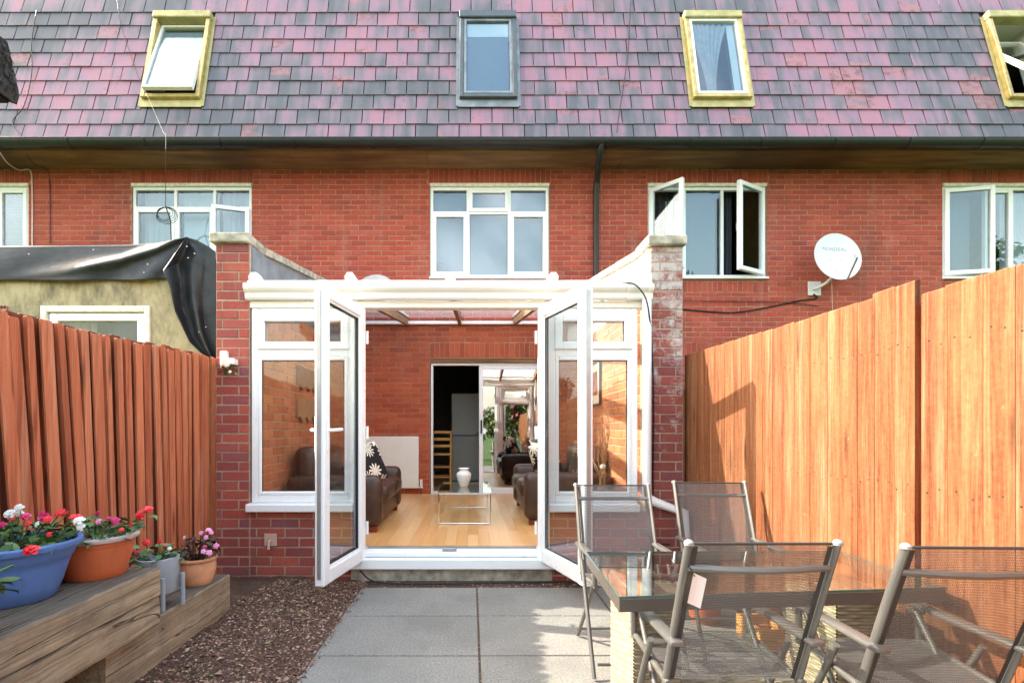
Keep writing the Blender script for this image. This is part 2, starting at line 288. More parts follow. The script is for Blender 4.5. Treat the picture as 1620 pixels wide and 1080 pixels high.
def leafm(name, a, b):
    k = NT(name, 0.5, 0, 0.4); k.col(k.ramp(k.rnd(), [(0, a), (1, b)])); k.b.inputs['Subsurface Weight'].default_value = 0.0; return k.m
M['leaf'] = leafm('green leaf', (0.028, 0.075, 0.022), (0.10, 0.19, 0.045))
M['leaf_dark'] = leafm('bronze leaf', (0.022, 0.018, 0.012), (0.07, 0.05, 0.03))
M['leaf_tree'] = leafm('tree leaf', (0.035, 0.075, 0.015), (0.15, 0.24, 0.045))
k = NT('fallen leaf', 0.7, 0, 0.2); k.col(k.ramp(k.rnd(), [(0, (0.12, 0.2, 0.05)), (0.5, (0.32, 0.34, 0.14)), (0.8, (0.42, 0.28, 0.14)), (1, (0.5, 0.42, 0.34))])); M['weed'] = k.m
M['red'] = leafm('red petal', (0.62, 0.008, 0.018), (0.78, 0.03, 0.04))
M['crimson'] = leafm('crimson petal', (0.48, 0.01, 0.09), (0.70, 0.05, 0.20))
M['white_petal'] = leafm('white petal', (0.78, 0.77, 0.72), (0.85, 0.84, 0.80))
M['pink'] = leafm('pink petal', (0.78, 0.20, 0.44), (0.82, 0.36, 0.56))
M['rim'] = plain('bronze grey frame', (0.10, 0.085, 0.075), 0.4, 0.3, 0.5, 0.1, 9)
M['alu'] = plain('champagne aluminium', (0.165, 0.158, 0.145), 0.36, 0.5, 0.5, 0.08, 9)
M['alu_cap'] = plain('pale plastic cap', (0.26, 0.26, 0.255), 0.4)
M['textilene'] = see_through('grey mesh fabric', (0.13, 0.124, 0.12), 0.40, (1, 1, 1), 0.0, 0.1, True)
M['hem'] = plain('dark fabric hem', (0.045, 0.04, 0.038), 0.8)
k = NT('cream wicker', 0.6, 0, 0.35); k.col(k.ramp(k.noise(k.scale(k.objc(), 9, 9, 60), 1.5, 4, 0.7), [(0.3, (0.16, 0.125, 0.08)), (0.55, (0.29, 0.24, 0.17)), (0.8, (0.37, 0.325, 0.25))])); M['wicker'] = k.m
k = NT('brown leather', 0.36, 0, 0.5); k.col(k.ramp(k.noise(k.objc(), 5, 5), [(0.3, (0.035, 0.017, 0.011)), (0.75, (0.085, 0.042, 0.027))])); k.bump(k.noise(k.objc(), 14, 5), 0.25, 0.03); M['leather'] = k.m
def floorm():
    k = NT('light oak laminate', 0.3, 0, 0.45); p = k.pos(); r = k.rnd()
    g = k.noise(k.scale(p, 22, 1.4, 1), 1.0, 5, 0.6); f = k.math('ADD', k.math('MULTIPLY', g, 0.6), k.math('MULTIPLY', r, 0.5))
    k.col(k.ramp(f, [(0.25, (0.66, 0.33, 0.11)), (0.55, (0.78, 0.43, 0.165)), (0.85, (0.84, 0.53, 0.24))])); return k.m
M['laminate'] = floorm()
M['chrome'] = plain('chrome', (0.75, 0.75, 0.76), 0.12, 1.0, 0.5, 0.02)
M['rad'] = plain('radiator enamel', (0.80, 0.79, 0.74), 0.35, 0, 0.5, 0.02)
M['ceramic'] = plain('white ceramic', (0.84, 0.83, 0.80), 0.2, 0, 0.5, 0.02)
k = NT('daisy print cushion', 0.8, 0, 0.2); v = k.n('TexVoronoi'); oc = k.objc(); v.voronoi_dimensions = '3D'; fl2 = k.scale(oc, 0, 1, 1); k.l(fl2, v.inputs['Vector']); v.inputs['Scale'].default_value = 6.0; v.inputs['Randomness'].default_value = 0.7
sbv = k.n('VectorMath'); sbv.operation = 'SUBTRACT'; k.l(fl2, sbv.inputs[0]); k.l(v.outputs['Position'], sbv.inputs[1]); sx_ = k.n('SeparateXYZ'); k.l(sbv.outputs[0], sx_.inputs[0])
an = k.math('ARCTAN2', sx_.outputs[2], sx_.outputs[1]); ptl = k.math('ABSOLUTE', k.math('COSINE', k.math('MULTIPLY', an, 5.5)))
lim = k.math('MULTIPLY_ADD', ptl, 0.30); lim.node.inputs[2].default_value = 0.30
wht = k.math('LESS_THAN', v.outputs['Distance'], lim); k.col(k.mix(wht, (0.018, 0.017, 0.018), (0.80, 0.75, 0.64))); M['cushion'] = k.m
M['fridge'] = plain('fridge enamel', (0.30, 0.31, 0.31), 0.4, 0, 0.5, 0.02)
M['pine'] = plain('varnished pine', (0.55, 0.28, 0.08), 0.45, 0, 0.4, 0.2, 12)
M['rafter'] = plain('brown stained rafter', (0.30, 0.19, 0.115), 0.6, 0, 0.3, 0.2, 9)
M['foot'] = plain('mahogany foot', (0.20, 0.04, 0.02), 0.4)
M['twig'] = plain('dry twig', (0.36, 0.20, 0.10), 0.8)
M['cable'] = plain('black cable', (0.012, 0.012, 0.013), 0.5)
M['cable_white'] = plain('pale cable', (0.62, 0.58, 0.52), 0.5)
M['dish'] = plain('pale grey dish', (0.66, 0.68, 0.70), 0.45, 0, 0.4, 0.04, 8)
M['dish_print'] = plain('grey print', (0.38, 0.40, 0.42), 0.6)
M['dish_old'] = plain('grey mesh dish', (0.42, 0.40, 0.41), 0.6)
M['pipe'] = plain('white pipe', (0.80, 0.81, 0.82), 0.35, 0, 0.5, 0.03)
M['box_pink'] = plain('faded box', (0.55, 0.36, 0.29), 0.6)
M['thatch'] = plain('dark felt thatch', (0.055, 0.05, 0.048), 0.95, 0, 0.1, 0.6, 50, 1.0)
M['bark'] = plain('tree bark', (0.10, 0.075, 0.05), 0.9, 0, 0.1, 0.4, 14, 0.8)
M['paper'] = plain('paper tag', (0.80, 0.72, 0.66), 0.8, 0, 0.2, 0.03)
M['steel'] = plain('galvanised steel', (0.42, 0.42, 0.42), 0.4, 0.7)
M['frame_black'] = plain('black picture frame', (0.02, 0.018, 0.017), 0.4)
M['mount'] = plain('ivory mount', (0.74, 0.70, 0.58), 0.8, 0, 0.2, 0.02)
k = NT('red flower print', 0.6, 0, 0.3); k.col(k.ramp(k.noise(k.objc(), 7, 3), [(0.42, (0.10, 0.16, 0.05)), (0.52, (0.55, 0.05, 0.05)), (0.65, (0.75, 0.16, 0.12))])); M['print'] = k.m

# ------------------------------------------------------------------ mesh builder
class MB:
    def __init__(s, m=None): s.v = []; s.f = []; s.M = m
    def add(s, vs, fs):
        o = len(s.v)
        s.v.extend((s.M @ Vector(p))[:] if s.M is not None else tuple(p) for p in vs)
        s.f.extend(tuple(i + o for i in f) for f in fs); return s
    def box(s, x0, x1, y0, y1, z0, z1):
        return s.add([(x0, y0, z0), (x1, y0, z0), (x1, y1, z0), (x0, y1, z0), (x0, y0, z1), (x1, y0, z1), (x1, y1, z1), (x0, y1, z1)],
                     [(0, 3, 2, 1), (4, 5, 6, 7), (0, 1, 5, 4), (1, 2, 6, 5), (2, 3, 7, 6), (3, 0, 4, 7)])
    def cbox(s, x0, x1, y0, y1, z0, z1, b=0.004, seg=1):
        bm = bmesh.new(); bmesh.ops.create_cube(bm, size=1)
        for v in bm.verts: v.co = ((x0 + x1) / 2 + v.co.x * (x1 - x0), (y0 + y1) / 2 + v.co.y * (y1 - y0), (z0 + z1) / 2 + v.co.z * (z1 - z0))
        bmesh.ops.bevel(bm, geom=bm.edges[:], offset=min(b, 0.49 * min(abs(x1 - x0), abs(y1 - y0), abs(z1 - z0))), segments=seg, affect='EDGES', profile=0.5)
        bm.verts.index_update(); s.add([v.co[:] for v in bm.verts], [tuple(v.index for v in f.verts) for f in bm.faces]); bm.free(); return s
    def bar(s, a, b, w, h, up=(0, 0, 1)):
        a, b = Vector(a), Vector(b); d = (b - a).normalized(); sd_ = d.cross(Vector(up)).normalized(); u = sd_.cross(d).normalized()
        P = []
        for c in (a, b):
            for i, j in ((-1, -1), (1, -1), (1, 1), (-1, 1)): P.append(c + sd_ * (i * w / 2) + u * (j * h / 2))
        return s.add(P, [(0, 1, 2, 3), (7, 6, 5, 4), (0, 4, 5, 1), (1, 5, 6, 2), (2, 6, 7, 3), (3, 7, 4, 0)])
    def tube(s, pts, r, n=8, caps=True, flat=1.0):
        pts = [Vector(p) for p in pts]; rs = r if isinstance(r, (list, tuple)) else [r] * len(pts)
        P = []; prev = None
        for i, p in enumerate(pts):
            d = (pts[min(i + 1, len(pts) - 1)] - pts[max(i - 1, 0)]).normalized()
            if prev is None:
                a = d.cross(Vector((0, 0, 1)) if abs(d.z) < 0.9 else Vector((1, 0, 0))).normalized()
            else:
                a = (prev - d * prev.dot(d)).normalized()
            prev = a; b = d.cross(a)
            for k_ in range(n):
                t = 2 * math.pi * k_ / n; P.append(p + a * (math.cos(t) * rs[i]) + b * (math.sin(t) * rs[i] * flat))
        F = []
        for i in range(len(pts) - 1):
            for k_ in range(n):
                a0 = i * n + k_; a1 = i * n + (k_ + 1) % n; F.append((a0, a1, a1 + n, a0 + n))
        if caps: F.append(tuple(range(n - 1, -1, -1))); F.append(tuple(range((len(pts) - 1) * n, len(pts) * n)))
        return s.add(P, F)
    def lathe(s, prof, n=28, c=(0, 0, 0)):
        P = []; F = []
        for r, z in prof:
            for k_ in range(n):
                t = 2 * math.pi * k_ / n; P.append((c[0] + r * math.cos(t), c[1] + r * math.sin(t), c[2] + z))
        for i in range(len(prof) - 1):
            for k_ in range(n):
                a0 = i * n + k_; a1 = i * n + (k_ + 1) % n; F.append((a0, a1, a1 + n, a0 + n))
        if prof[0][0] > 1e-4: F.append(tuple(range(n - 1, -1, -1)))
        if prof[-1][0] > 1e-4: F.append(tuple(range((len(prof) - 1) * n, len(prof) * n)))
        return s.add(P, F)
    def grid(s, fn, nu, nv):
        P = [fn(i / nu, j / nv) for j in range(nv + 1) for i in range(nu + 1)]
        F = [(j * (nu + 1) + i, j * (nu + 1) + i + 1, (j + 1) * (nu + 1) + i + 1, (j + 1) * (nu + 1) + i) for j in range(nv) for i in range(nu)]
        return s.add(P, F)
    def prism(s, poly, y0, y1):                       # outline in x,z pushed along y
        n = len(poly); P = [(x, y0, z) for x, z in poly] + [(x, y1, z) for x, z in poly]
        return s.add(P, [tuple(range(n)), tuple(range(2 * n - 1, n - 1, -1))] + [(i, i + n, (i + 1) % n + n, (i + 1) % n) for i in range(n)])
    def frame(s, x0, x1, z0, z1, y0, y1, t, tb=None, b=0.004):
        tb = tb or t
        s.cbox(x0, x0 + t, y0, y1, z0, z1, b); s.cbox(x1 - t, x1, y0, y1, z0, z1, b)
        s.cbox(x0 + t, x1 - t, y0 + 0.001, y1 - 0.001, z1 - t, z1 - 0.0005, b); s.cbox(x0 + t, x1 - t, y0 + 0.001, y1 - 0.001, z0 + 0.0005, z0 + tb, b); return s

ROOT = {}
def root_of(o):
    while o.parent: o = o.parent
    return o
def mesh_of(name, mb, mat, smooth=False, off=None):
    me = bpy.data.meshes.new(name)
    vs = mb.v if off is None or off.length == 0 else [(x - off.x, y - off.y, z - off.z) for x, y, z in mb.v]
    me.from_pydata(vs, [], mb.f); me.materials.append(mat)
    if smooth: me.polygons.foreach_set('use_smooth', [True] * len(me.polygons))
    me.update(); return me
def put(name, mb, mat, parent=None, smooth=False, kind=None, label=None):
    off = ROOT.get(root_of(parent).name, Vector()) if parent else Vector()
    me = mesh_of(name, mb, M[mat] if isinstance(mat, str) else mat, smooth, off)
    if smooth == 'angle' or smooth is True:
        try: me.set_sharp_from_angle(angle=R(40))
        except Exception: pass
    o = bpy.data.objects.new(name, me); COL.objects.link(o)
    if parent: o.parent = parent
    if kind: o['kind'] = kind
    if label: o['label'] = label
    return o
def tag(o, label, cat, group=None):
    o['label'] = label; o['category'] = cat
    if group: o['group'] = group
    return o
def thing(name, label, cat, loc=(0, 0, 0), rz=0.0, group=None, local=False):
    o = bpy.data.objects.new(name, None); COL.objects.link(o); o.location = loc; o.rotation_euler = (0, 0, rz)
    o.empty_display_size = 0.1; ROOT[o.name] = Vector() if local else Vector(loc)
    return tag(o, label, cat, group)
def inst(name, me, parent, loc, rot=(0, 0, 0), scale=(1, 1, 1)):
    o = bpy.data.objects.new(name, me); COL.objects.link(o); o.parent = parent
    o.location = Vector(loc) - ROOT.get(root_of(parent).name, Vector()); o.rotation_euler = rot; o.scale = scale; return o
def copy_tree(o, parent=None):
    c = o.copy(); COL.objects.link(c); c.parent = parent
    for ch in list(o.children): copy_tree(ch, c)
    return c

# ------------------------------------------------------------------ walls of single bricks
def unit_brick(v, L=0.215, H=0.065, D=0.03, ch=0.003):
    rr = random.Random(v); j = lambda: rr.uniform(-0.0016, 0.0016)
    b = MB(); P = []
    for y, i in ((0.0, 0), (-D + ch, 0), (-D, ch)):
        for x, z in ((i, i), (L - i, i), (L - i, H - i), (i, H - i)): P.append((x + j(), y + (j() if y < 0 else 0), z + j()))
    b.add(P, [(0, 4, 5, 1)[::-1], (1, 5, 6, 2)[::-1], (2, 6, 7, 3)[::-1], (3, 7, 4, 0)[::-1], (4, 8, 9, 5)[::-1], (5, 9, 10, 6)[::-1], (6, 10, 11, 7)[::-1], (7, 11, 8, 4)[::-1], (8, 11, 10, 9)[::-1]])
    return b
BRICK_ME = {}
def brick_me(mat, v):
    if (mat, v) not in BRICK_ME:
        BRICK_ME[(mat, v)] = mesh_of('brick', unit_brick(v), M[mat])
    return BRICK_ME[(mat, v)]
def brick_rects(u0, u1, w0, w1, holes, bond=0.225, course=0.075, jt=0.010, phase=0.0):
    out = []; nrow = int(math.ceil((w1 - w0) / course - 1e-6))
    for r_ in range(nrow):
        a0 = w0 + r_ * course; a1 = min(a0 + course, w1)
        hs = [h for h in holes if h[2] < a1 - 1e-4 and h[3] > a0 + 1e-4]
        cuts = sorted({u0, u1} | {min(max(x, u0), u1) for h in hs for x in h[:2]})
        for s0, s1 in zip(cuts, cuts[1:]):
            if s1 - s0 < 0.012: continue
            mid = (s0 + s1) / 2; z0, z1 = a0, a1; ok = True
            for h in hs:
                if h[0] <= mid <= h[1]:
                    if h[3] >= z1 and h[2] <= z0: ok = False
                    elif h[2] <= z0: z0 = max(z0, h[3])
                    else: z1 = min(z1, h[2])
            if not ok or z1 - z0 < 0.025: continue
            ph = u0 + phase + (bond / 2 if r_ % 2 else 0.0)
            n = math.floor((s0 - ph) / bond); x = ph + n * bond
            while x < s1 - 1e-6:
                b0, b1 = max(x, s0), min(x + bond, s1)
                if b1 - b0 > 0.03: out.append((b0 + jt / 2, b1 - jt / 2, z0 + jt / 2, z1 - jt / 2))
                x += bond
    return out
def soldiers(u0, u1, w0, w1, jt=0.010, wd=0.075):
    n = max(1, round((u1 - u0) / wd)); d = (u1 - u0) / n
    return [(u0 + i * d + jt / 2, u0 + (i + 1) * d - jt / 2, w0 + jt / 2, w1 - jt / 2) for i in range(n)]
def surf_holes(mb, u0, u1, w0, w1, holes, th, fy=0.0):
    us = sorted({u0, u1} | {min(max(x, u0), u1) for h in holes for x in h[:2]}); ws = sorted({w0, w1} | {min(max(x, w0), w1) for h in holes for x in h[2:]})
    solid = lambda i, j: 0 <= i < len(us) - 1 and 0 <= j < len(ws) - 1 and not any(h[0] - 1e-6 <= (us[i] + us[i + 1]) / 2 <= h[1] + 1e-6 and h[2] - 1e-6 <= (ws[j] + ws[j + 1]) / 2 <= h[3] + 1e-6 for h in holes)
    y0, y1 = fy, fy + th
    for i in range(len(us) - 1):
        for j in range(len(ws) - 1):
            if not solid(i, j): continue
            a, b, c, d = us[i], us[i + 1], ws[j], ws[j + 1]
            mb.add([(a, y0, c), (b, y0, c), (b, y0, d), (a, y0, d)], [(0, 1, 2, 3)])
            mb.add([(a, y1, c), (b, y1, c), (b, y1, d), (a, y1, d)], [(3, 2, 1, 0)])
            if not solid(i - 1, j): mb.add([(a, y0, c), (a, y1, c), (a, y1, d), (a, y0, d)], [(3, 2, 1, 0)])
            if not solid(i + 1, j): mb.add([(b, y0, c), (b, y1, c), (b, y1, d), (b, y0, d)], [(0, 1, 2, 3)])
            if not solid(i, j - 1): mb.add([(a, y0, c), (b, y0, c), (b, y1, c), (a, y1, c)], [(3, 2, 1, 0)])
            if not solid(i, j + 1): mb.add([(a, y0, d), (b, y0, d), (b, y1, d), (a, y1, d)], [(0, 1, 2, 3)])
    return mb
PROUD = 0.0045
def lay_bricks(rects, mat, parent, origin, rz, single, name='brick', sink=0.0):
    """rects in wall coordinates; single(rect) says whether the brick becomes an object of its own"""
    mw = Matrix.Translation(origin) @ Matrix.Rotation(rz, 4, 'Z'); rest = MB(); k_ = 0
    for (a, b, c, d) in rects:
        v = random.randrange(5); jy = random.uniform(-0.0025, 0.0025)
        loc = mw @ Vector((a, 0.03 - PROUD + jy + sink, c)); sx, sz = (b - a) / 0.215, (d - c) / 0.065
        if single((a, b, c, d)):
            inst(name, brick_me(mat, v), parent, loc, (0, 0, rz), (sx, 1, sz)); k_ += 1
        else:
            u = unit_brick(v); rest.M = Matrix.Translation(loc) @ Matrix.Rotation(rz, 4, 'Z') @ Matrix.Diagonal((sx, 1, sz, 1)); rest.add(u.v, u.f)
    if rest.f: put('brickwork', rest, mat, parent, kind='stuff')
    return k_

# pixel helpers: a point of the photograph at distance d
def PX(px, d): return (px - VX) / FPX * d
def PZ(py, d): return CH + (VY - py) / FPX * d
def P3(px, py, d): return Vector((PX(px, d), d, PZ(py, d)))

# ------------------------------------------------------------------ ground
g = MB(); g.add([(-150, -200, -0.06), (150, -200, -0.06), (150, 200, -0.06), (-150, 200, -0.06)], [(0, 1, 2, 3)])
put('ground', g, 'lawn', kind='structure')
b = MB(); b.box(-0.84, 1.8, -1.6, 3.80, -0.05, -0.008)
patio = put('patio', b, 'joint', kind='structure')
colx = [-0.82, 0.045, 0.91, 1.78]; rowy = [3.785, 3.205, 2.64, 2.075, 1.51, 0.94, 0.37, -0.2, -0.77, -1.34]
for i in range(3):
    for j in range(9):
        s = MB(); z = random.uniform(-0.0025, 0.0015)
        s.cbox(colx[i] + 0.005, colx[i + 1] - 0.005, rowy[j + 1] + 0.005 + random.uniform(-.001, .001), rowy[j] - 0.005, -0.045, z, 0.006, 2)
        put('paving_slab', s, 'slab', patio)
# soil bed with bark chips
def soil_h(x, y):
    t = min(1, max(0, (-0.80 - x) / 0.62)); s_ = min(1, max(0, (3.95 - y) / 0.7))
    return -0.02 + 0.135 * t * (0.35 + 0.65 * s_) + 0.012 * math.sin(9 * x + 5 * y) * math.sin(7 * y - 3 * x) + 0.006 * math.sin(31 * x + 17 * y)
sb = MB(); sb.grid(lambda u, v: (-2.05 + u * 1.215, 0.2 + v * 3.77, soil_h(-2.05 + u * 1.215, 0.2 + v * 3.77)), 70, 150)
put('soil_bed', sb, 'soil', kind='structure', smooth=True)
ch = MB(); rr = random.Random(3)
for i in range(9500):
    x = -1.44 + rr.random() ** 0.9 * 0.66; y = 1.4 + rr.random() * 2.52
    if x > -0.82 and rr.random() < 0.6: continue
    s_ = rr.uniform(0.003, 0.010) * (1.0 if rr.random() < .95 else 1.8)
    ch.M = Matrix.Translation((x, y, soil_h(x, y) + s_ * 0.25 if x < -0.835 else 0.004)) @ Matrix.Rotation(rr.uniform(0, 6.28), 4, 'Z') @ Matrix.Rotation(rr.uniform(-.6, .6), 4, 'X') @ Matrix.Rotation(rr.uniform(-.5, .5), 4, 'Y')
    w = s_ * rr.uniform(0.4, 0.9)
    ch.add([(-s_, -w, 0), (s_, -w * .6, 0), (s_ * .7, w, 0), (-s_ * .8, w * .8, 0), (0, 0, s_ * .55)], [(0, 1, 4), (1, 2, 4), (2, 3, 4), (3, 0, 4)])
for i in range(500):   # grit in the slab gap under the wall
    x = rr.uniform(-0.9, 1.4); y = rr.uniform(3.79, 3.95); s_ = rr.uniform(0.004, 0.010)
    ch.M = Matrix.Translation((x, y, -0.008)) @ Matrix.Rotation(rr.uniform(0, 6.28), 4, 'Z')
    ch.add([(-s_, -s_ * .6, 0), (s_, -s_ * .5, 0), (s_ * .7, s_ * .6, 0), (-s_ * .8, s_ * .5, 0), (0, 0, s_ * .7)], [(0, 1, 4), (1, 2, 4), (2, 3, 4), (3, 0, 4)])
for i in range(1500):  # grit and moss crumbs along the paving joints
    if rr.random() < .45: x = rr.choice((.045, .91)) + rr.gauss(0, .007); y = rr.uniform(.8, 3.78)
    else: x = rr.uniform(-.82, 1.6); y = rr.choice((3.205, 2.64, 2.075, 1.51)) + rr.gauss(0, .006)
    if rr.random() < .08: x += rr.gauss(0, .15); y += rr.gauss(0, .15)
    s_ = rr.uniform(.0015, .0045); ch.M = Matrix.Translation((x, y, -.002)) @ Matrix.Rotation(rr.uniform(0, 6.28), 4, 'Z')
    ch.add([(-s_, -s_ * .6, 0), (s_, -s_ * .5, 0), (s_ * .7, s_ * .6, 0), (-s_ * .8, s_ * .5, 0), (0, 0, s_ * .8)], [(0, 1, 4), (1, 2, 4), (2, 3, 4), (3, 0, 4)])
put('bark_chips', ch, 'chip', kind='stuff')
gs = MB(); gs.box(-0.835, 1.8, 3.801, 3.985, -0.06, -0.012); put('gravel_strip', gs, 'soil', kind='structure')

wd2 = MB(); rr = random.Random(21)
for i in range(46):
    x = rr.uniform(-1.38, -.88); y = rr.uniform(1.9, 3.85)
    for k_ in range(rr.randint(1, 5)):
        wd2.M = Matrix.Translation((x + rr.uniform(-.02, .02), y + rr.uniform(-.02, .02), soil_h(x, y) + .008)) @ Matrix.Rotation(rr.uniform(0, 6.28), 4, 'Z') @ Matrix.Rotation(rr.uniform(-.5, .5), 4, 'X'); s_ = rr.uniform(.006, .014)
        wd2.add([(-s_, 0, 0), (0, -s_ * .5, .004), (s_, 0, 0), (0, s_ * .5, .004)], [(0, 1, 2, 3)])
put('fallen_leaves', wd2, 'weed', kind='stuff')

# ------------------------------------------------------------------ terraced house
YF, FS = 7.48, FPX / 7.48
hx = lambda px: (px - VX) / FS
hz = lambda py: CH + (VY - py) / FS
house = thing('terraced_house', 'red brick terrace with purple tiled mansard roof and white windows', 'house', (0, YF, 0))
ZT = hz(268)
WIN = {'a': (hx(-120), hx(45), hz(440), hz(290)), 'b': (hx(208), hx(398), hz(440), hz(290)), 'c': (hx(680), hx(869), hz(442), hz(290)),
       'd': (hx(1025), hx(1213), hz(442), hz(290)), 'e': (hx(1491), hx(1690), hz(442), hz(290))}
FLOOR = 0.235
DOOR = (hx(680), hx(869), FLOOR - 0.02, hz(567))
WX0, WX1 = -8.35, 10.3
holes = list(WIN.values()) + [DOOR]
wb = MB(Matrix.Translation((0, YF, 0))); surf_holes(wb, WX0, WX1, -0.05, ZT + 0.02, holes, 0.22)
back_wall = put('back_wall', wb, 'mortar', house)
sold = []
for k_, w in WIN.items():
    sold.append((w[0] - 0.02, w[1] + 0.02, w[3], w[3] + 0.215))
    sold.append((w[0] - 0.02, w[1] + 0.02, w[2] - 0.19, w[2] - 0.03))
sold.append((DOOR[0], DOOR[1], DOOR[3] + 0.01, DOOR[3] + 0.235))
sold.append((hx(1030), hx(1215), hz(565), hz(541)))
rects = brick_rects(WX0, WX1, 0.0, ZT, holes + [(a, b_, c, d) for a, b_, c, d in sold], phase=0.05)
srects = [r_ for s_ in sold for r_ in soldiers(s_[0], s_[1], s_[2], min(s_[3], ZT))]
def seen(r_):
    x = (r_[0] + r_[1]) / 2 * FS + VX; y = VY - ((r_[2] + r_[3]) / 2 - CH) * FS
    return x, y
cand = []
for r_ in rects + srects:
    x, y = seen(r_)
    if (430 < x < 1010 and 268 < y < 436) or (576 < x < 855 and 515 < y < 690): cand.append((abs(x - 745) + abs(y - 400) * 0.6, r_))
cand.sort(); chosen = {r_ for _, r_ in cand[:300]}
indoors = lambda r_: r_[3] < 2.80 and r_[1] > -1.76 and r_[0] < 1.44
lay_bricks([r_ for r_ in rects + srects if not indoors(r_)], 'brick', back_wall, Vector((0, YF, 0)), 0.0, lambda r_: r_ in chosen)
lay_bricks([r_ for r_ in rects + srects if indoors(r_)], 'brick_bounce', back_wall, Vector((0, YF, 0)), 0.0, lambda r_: r_ in chosen)
# projecting brick sills (sloped) are in srects; timber lintel strips over the windows
tr = MB()
for w in WIN.values(): tr.box(w[0] + .002, w[1] - .002, YF - 0.012, YF + 0.05, w[3] - 0.045, w[3] - 0.002)
put('lintel_trim', tr, 'paint_old', house)

# inner shell: rooms behind the openings
sh = MB()
sh.box(WX0, WX1, 11.6, 11.7, 0, 7.55); sh.box(WX0 - .1, WX0, 7.72, 11.7, 0, 7.55); sh.box(WX1, WX1 + .1, 7.72, 11.7, 0, 7.55)
sh.box(WX0, WX1, 7.72, 11.6, 2.62, 2.82); sh.box(WX0, WX1, 7.50, 11.6, 5.09, 5.16); sh.box(WX0, WX1, 7.58, 11.7, 7.55, 7.62)
for x in (-5.6, -2.2, 1.55, 5.4): sh.box(x - .05, x + .05, 7.72, 11.6, 2.83, 5.09)
for x in (-1.75, 1.55): sh.box(x - .05, x + .05, 7.72, 11.6, 0.24, 2.6)
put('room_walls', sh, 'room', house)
fl = MB(); fl.box(-1.69, 1.49, 7.73, 11.59, 0.1, FLOOR - 0.004); put('kitchen_floor', fl, 'laminate', house)

# windows
def wave_cloth(x0, x1, z0, z1, y, amp, waves, pinch=None, n=60):
    def fn(u, v):
        x = x0 + (x1 - x0) * u; z = z0 + (z1 - z0) * v
        if pinch is not None:
            k2 = 1 - 0.6 * math.exp(-((v - 0.25) / 0.3) ** 2); x = pinch + (x - pinch) * k2
        return (x, y + amp * math.sin(u * waves * 6.283) + amp * 0.4 * math.sin(u * waves * 15 + 1), z)
    return MB().grid(fn, n, 10)
def window(w, cols, tz, sashes, opens=None, lab=None):
    x0, x1, z0, z1 = w; z1 -= 0.045; y0, y1 = YF + 0.025, YF + 0.085; t = 0.045
    xs = [x0 + 0.004] + cols + [x1 - 0.004]; rows = [(z0 + 0.03, z1)] if tz is None else [(z0 + 0.03, tz), (tz, z1)]
    f = MB(); f.frame(xs[0], xs[-1], z0 + 0.03, z1 - 0.001, y0, y1, t)
    for c in cols: f.cbox(c - 0.022, c + 0.022, y0 + 0.002, y1 - 0.002, z0 + 0.03 + t, z1 - t, 0.003)
    if tz is not None:
        for a, b_ in zip(xs, xs[1:]): f.cbox(a + 0.023, b_ - 0.023, y0 + 0.003, y1 - 0.003, tz - 0.022, tz + 0.022, 0.003)
    win = put('window', f, 'pvc', house, label=lab)
    s_ = MB(); s_.cbox(x0 - 0.01, x1 + 0.01, YF - 0.05, YF + 0.12, z0, z0 + 0.028, 0.006); put('sill', s_, 'pvc', win)
    for j, (a0, a1) in enumerate(rows):
        for i in range(len(xs) - 1):
            b0 = xs[i] + (t if i == 0 else 0.022); b1 = xs[i + 1] - (t if i == len(xs) - 2 else 0.022)
            c0 = a0 + (t if j == 0 else 0.022); c1 = a1 - (t if j == len(rows) - 1 else 0.022)
            key = (i, j)
            if opens and key in opens:
                side, ang = opens[key]; wd = b1 - b0 + 0.02; hgt = c1 - c0 + 0.02
                hxp = b0 - 0.01 if side == 'L' else b1 + 0.01
                mm = Matrix.Translation((hxp, y0 - 0.004, c0 - 0.01)) @ Matrix.Rotation(-R(ang) if side == 'L' else R(ang), 4, 'Z')
                sg = 1 if side == 'L' else -1; xa, xb = (0, wd) if sg > 0 else (-wd, 0)
                m_ = MB(mm); m_.frame(xa, xb, 0, hgt, -0.03, 0.03, 0.06); sa = put('sash', m_, 'pvc', win)
                p_ = MB(mm); p_.box(xa + .058, xb - .058, -0.004, 0.004, .058, hgt - .058); put('pane', p_, 'glass', win)
                h_ = MB(mm); hx_ = xb - 0.03 if sg > 0 else xa + 0.03; h_.cbox(hx_ - 0.01, hx_ + 0.01, 0.031, 0.05, hgt * .45, hgt * .45 + .11, 0.004); put('handle', h_, 'pvc', win)
            elif key in sashes:
                m_ = MB(); m_.frame(b0 - 0.01, b1 + 0.01, c0 - 0.01, c1 + 0.01, y0 - 0.016, y1 - 0.02, 0.055); put('sash', m_, 'pvc', win)
                p_ = MB(); p_.box(b0 + .043, b1 - .043, y0 + 0.012, y0 + 0.018, c0 + .043, c1 - .043); put('pane', p_, 'glass', win)
            else:
                p_ = MB(); p_.box(b0, b1, y0 + 0.022, y0 + 0.028, c0, c1); put('pane', p_, 'glass', win)
    return win
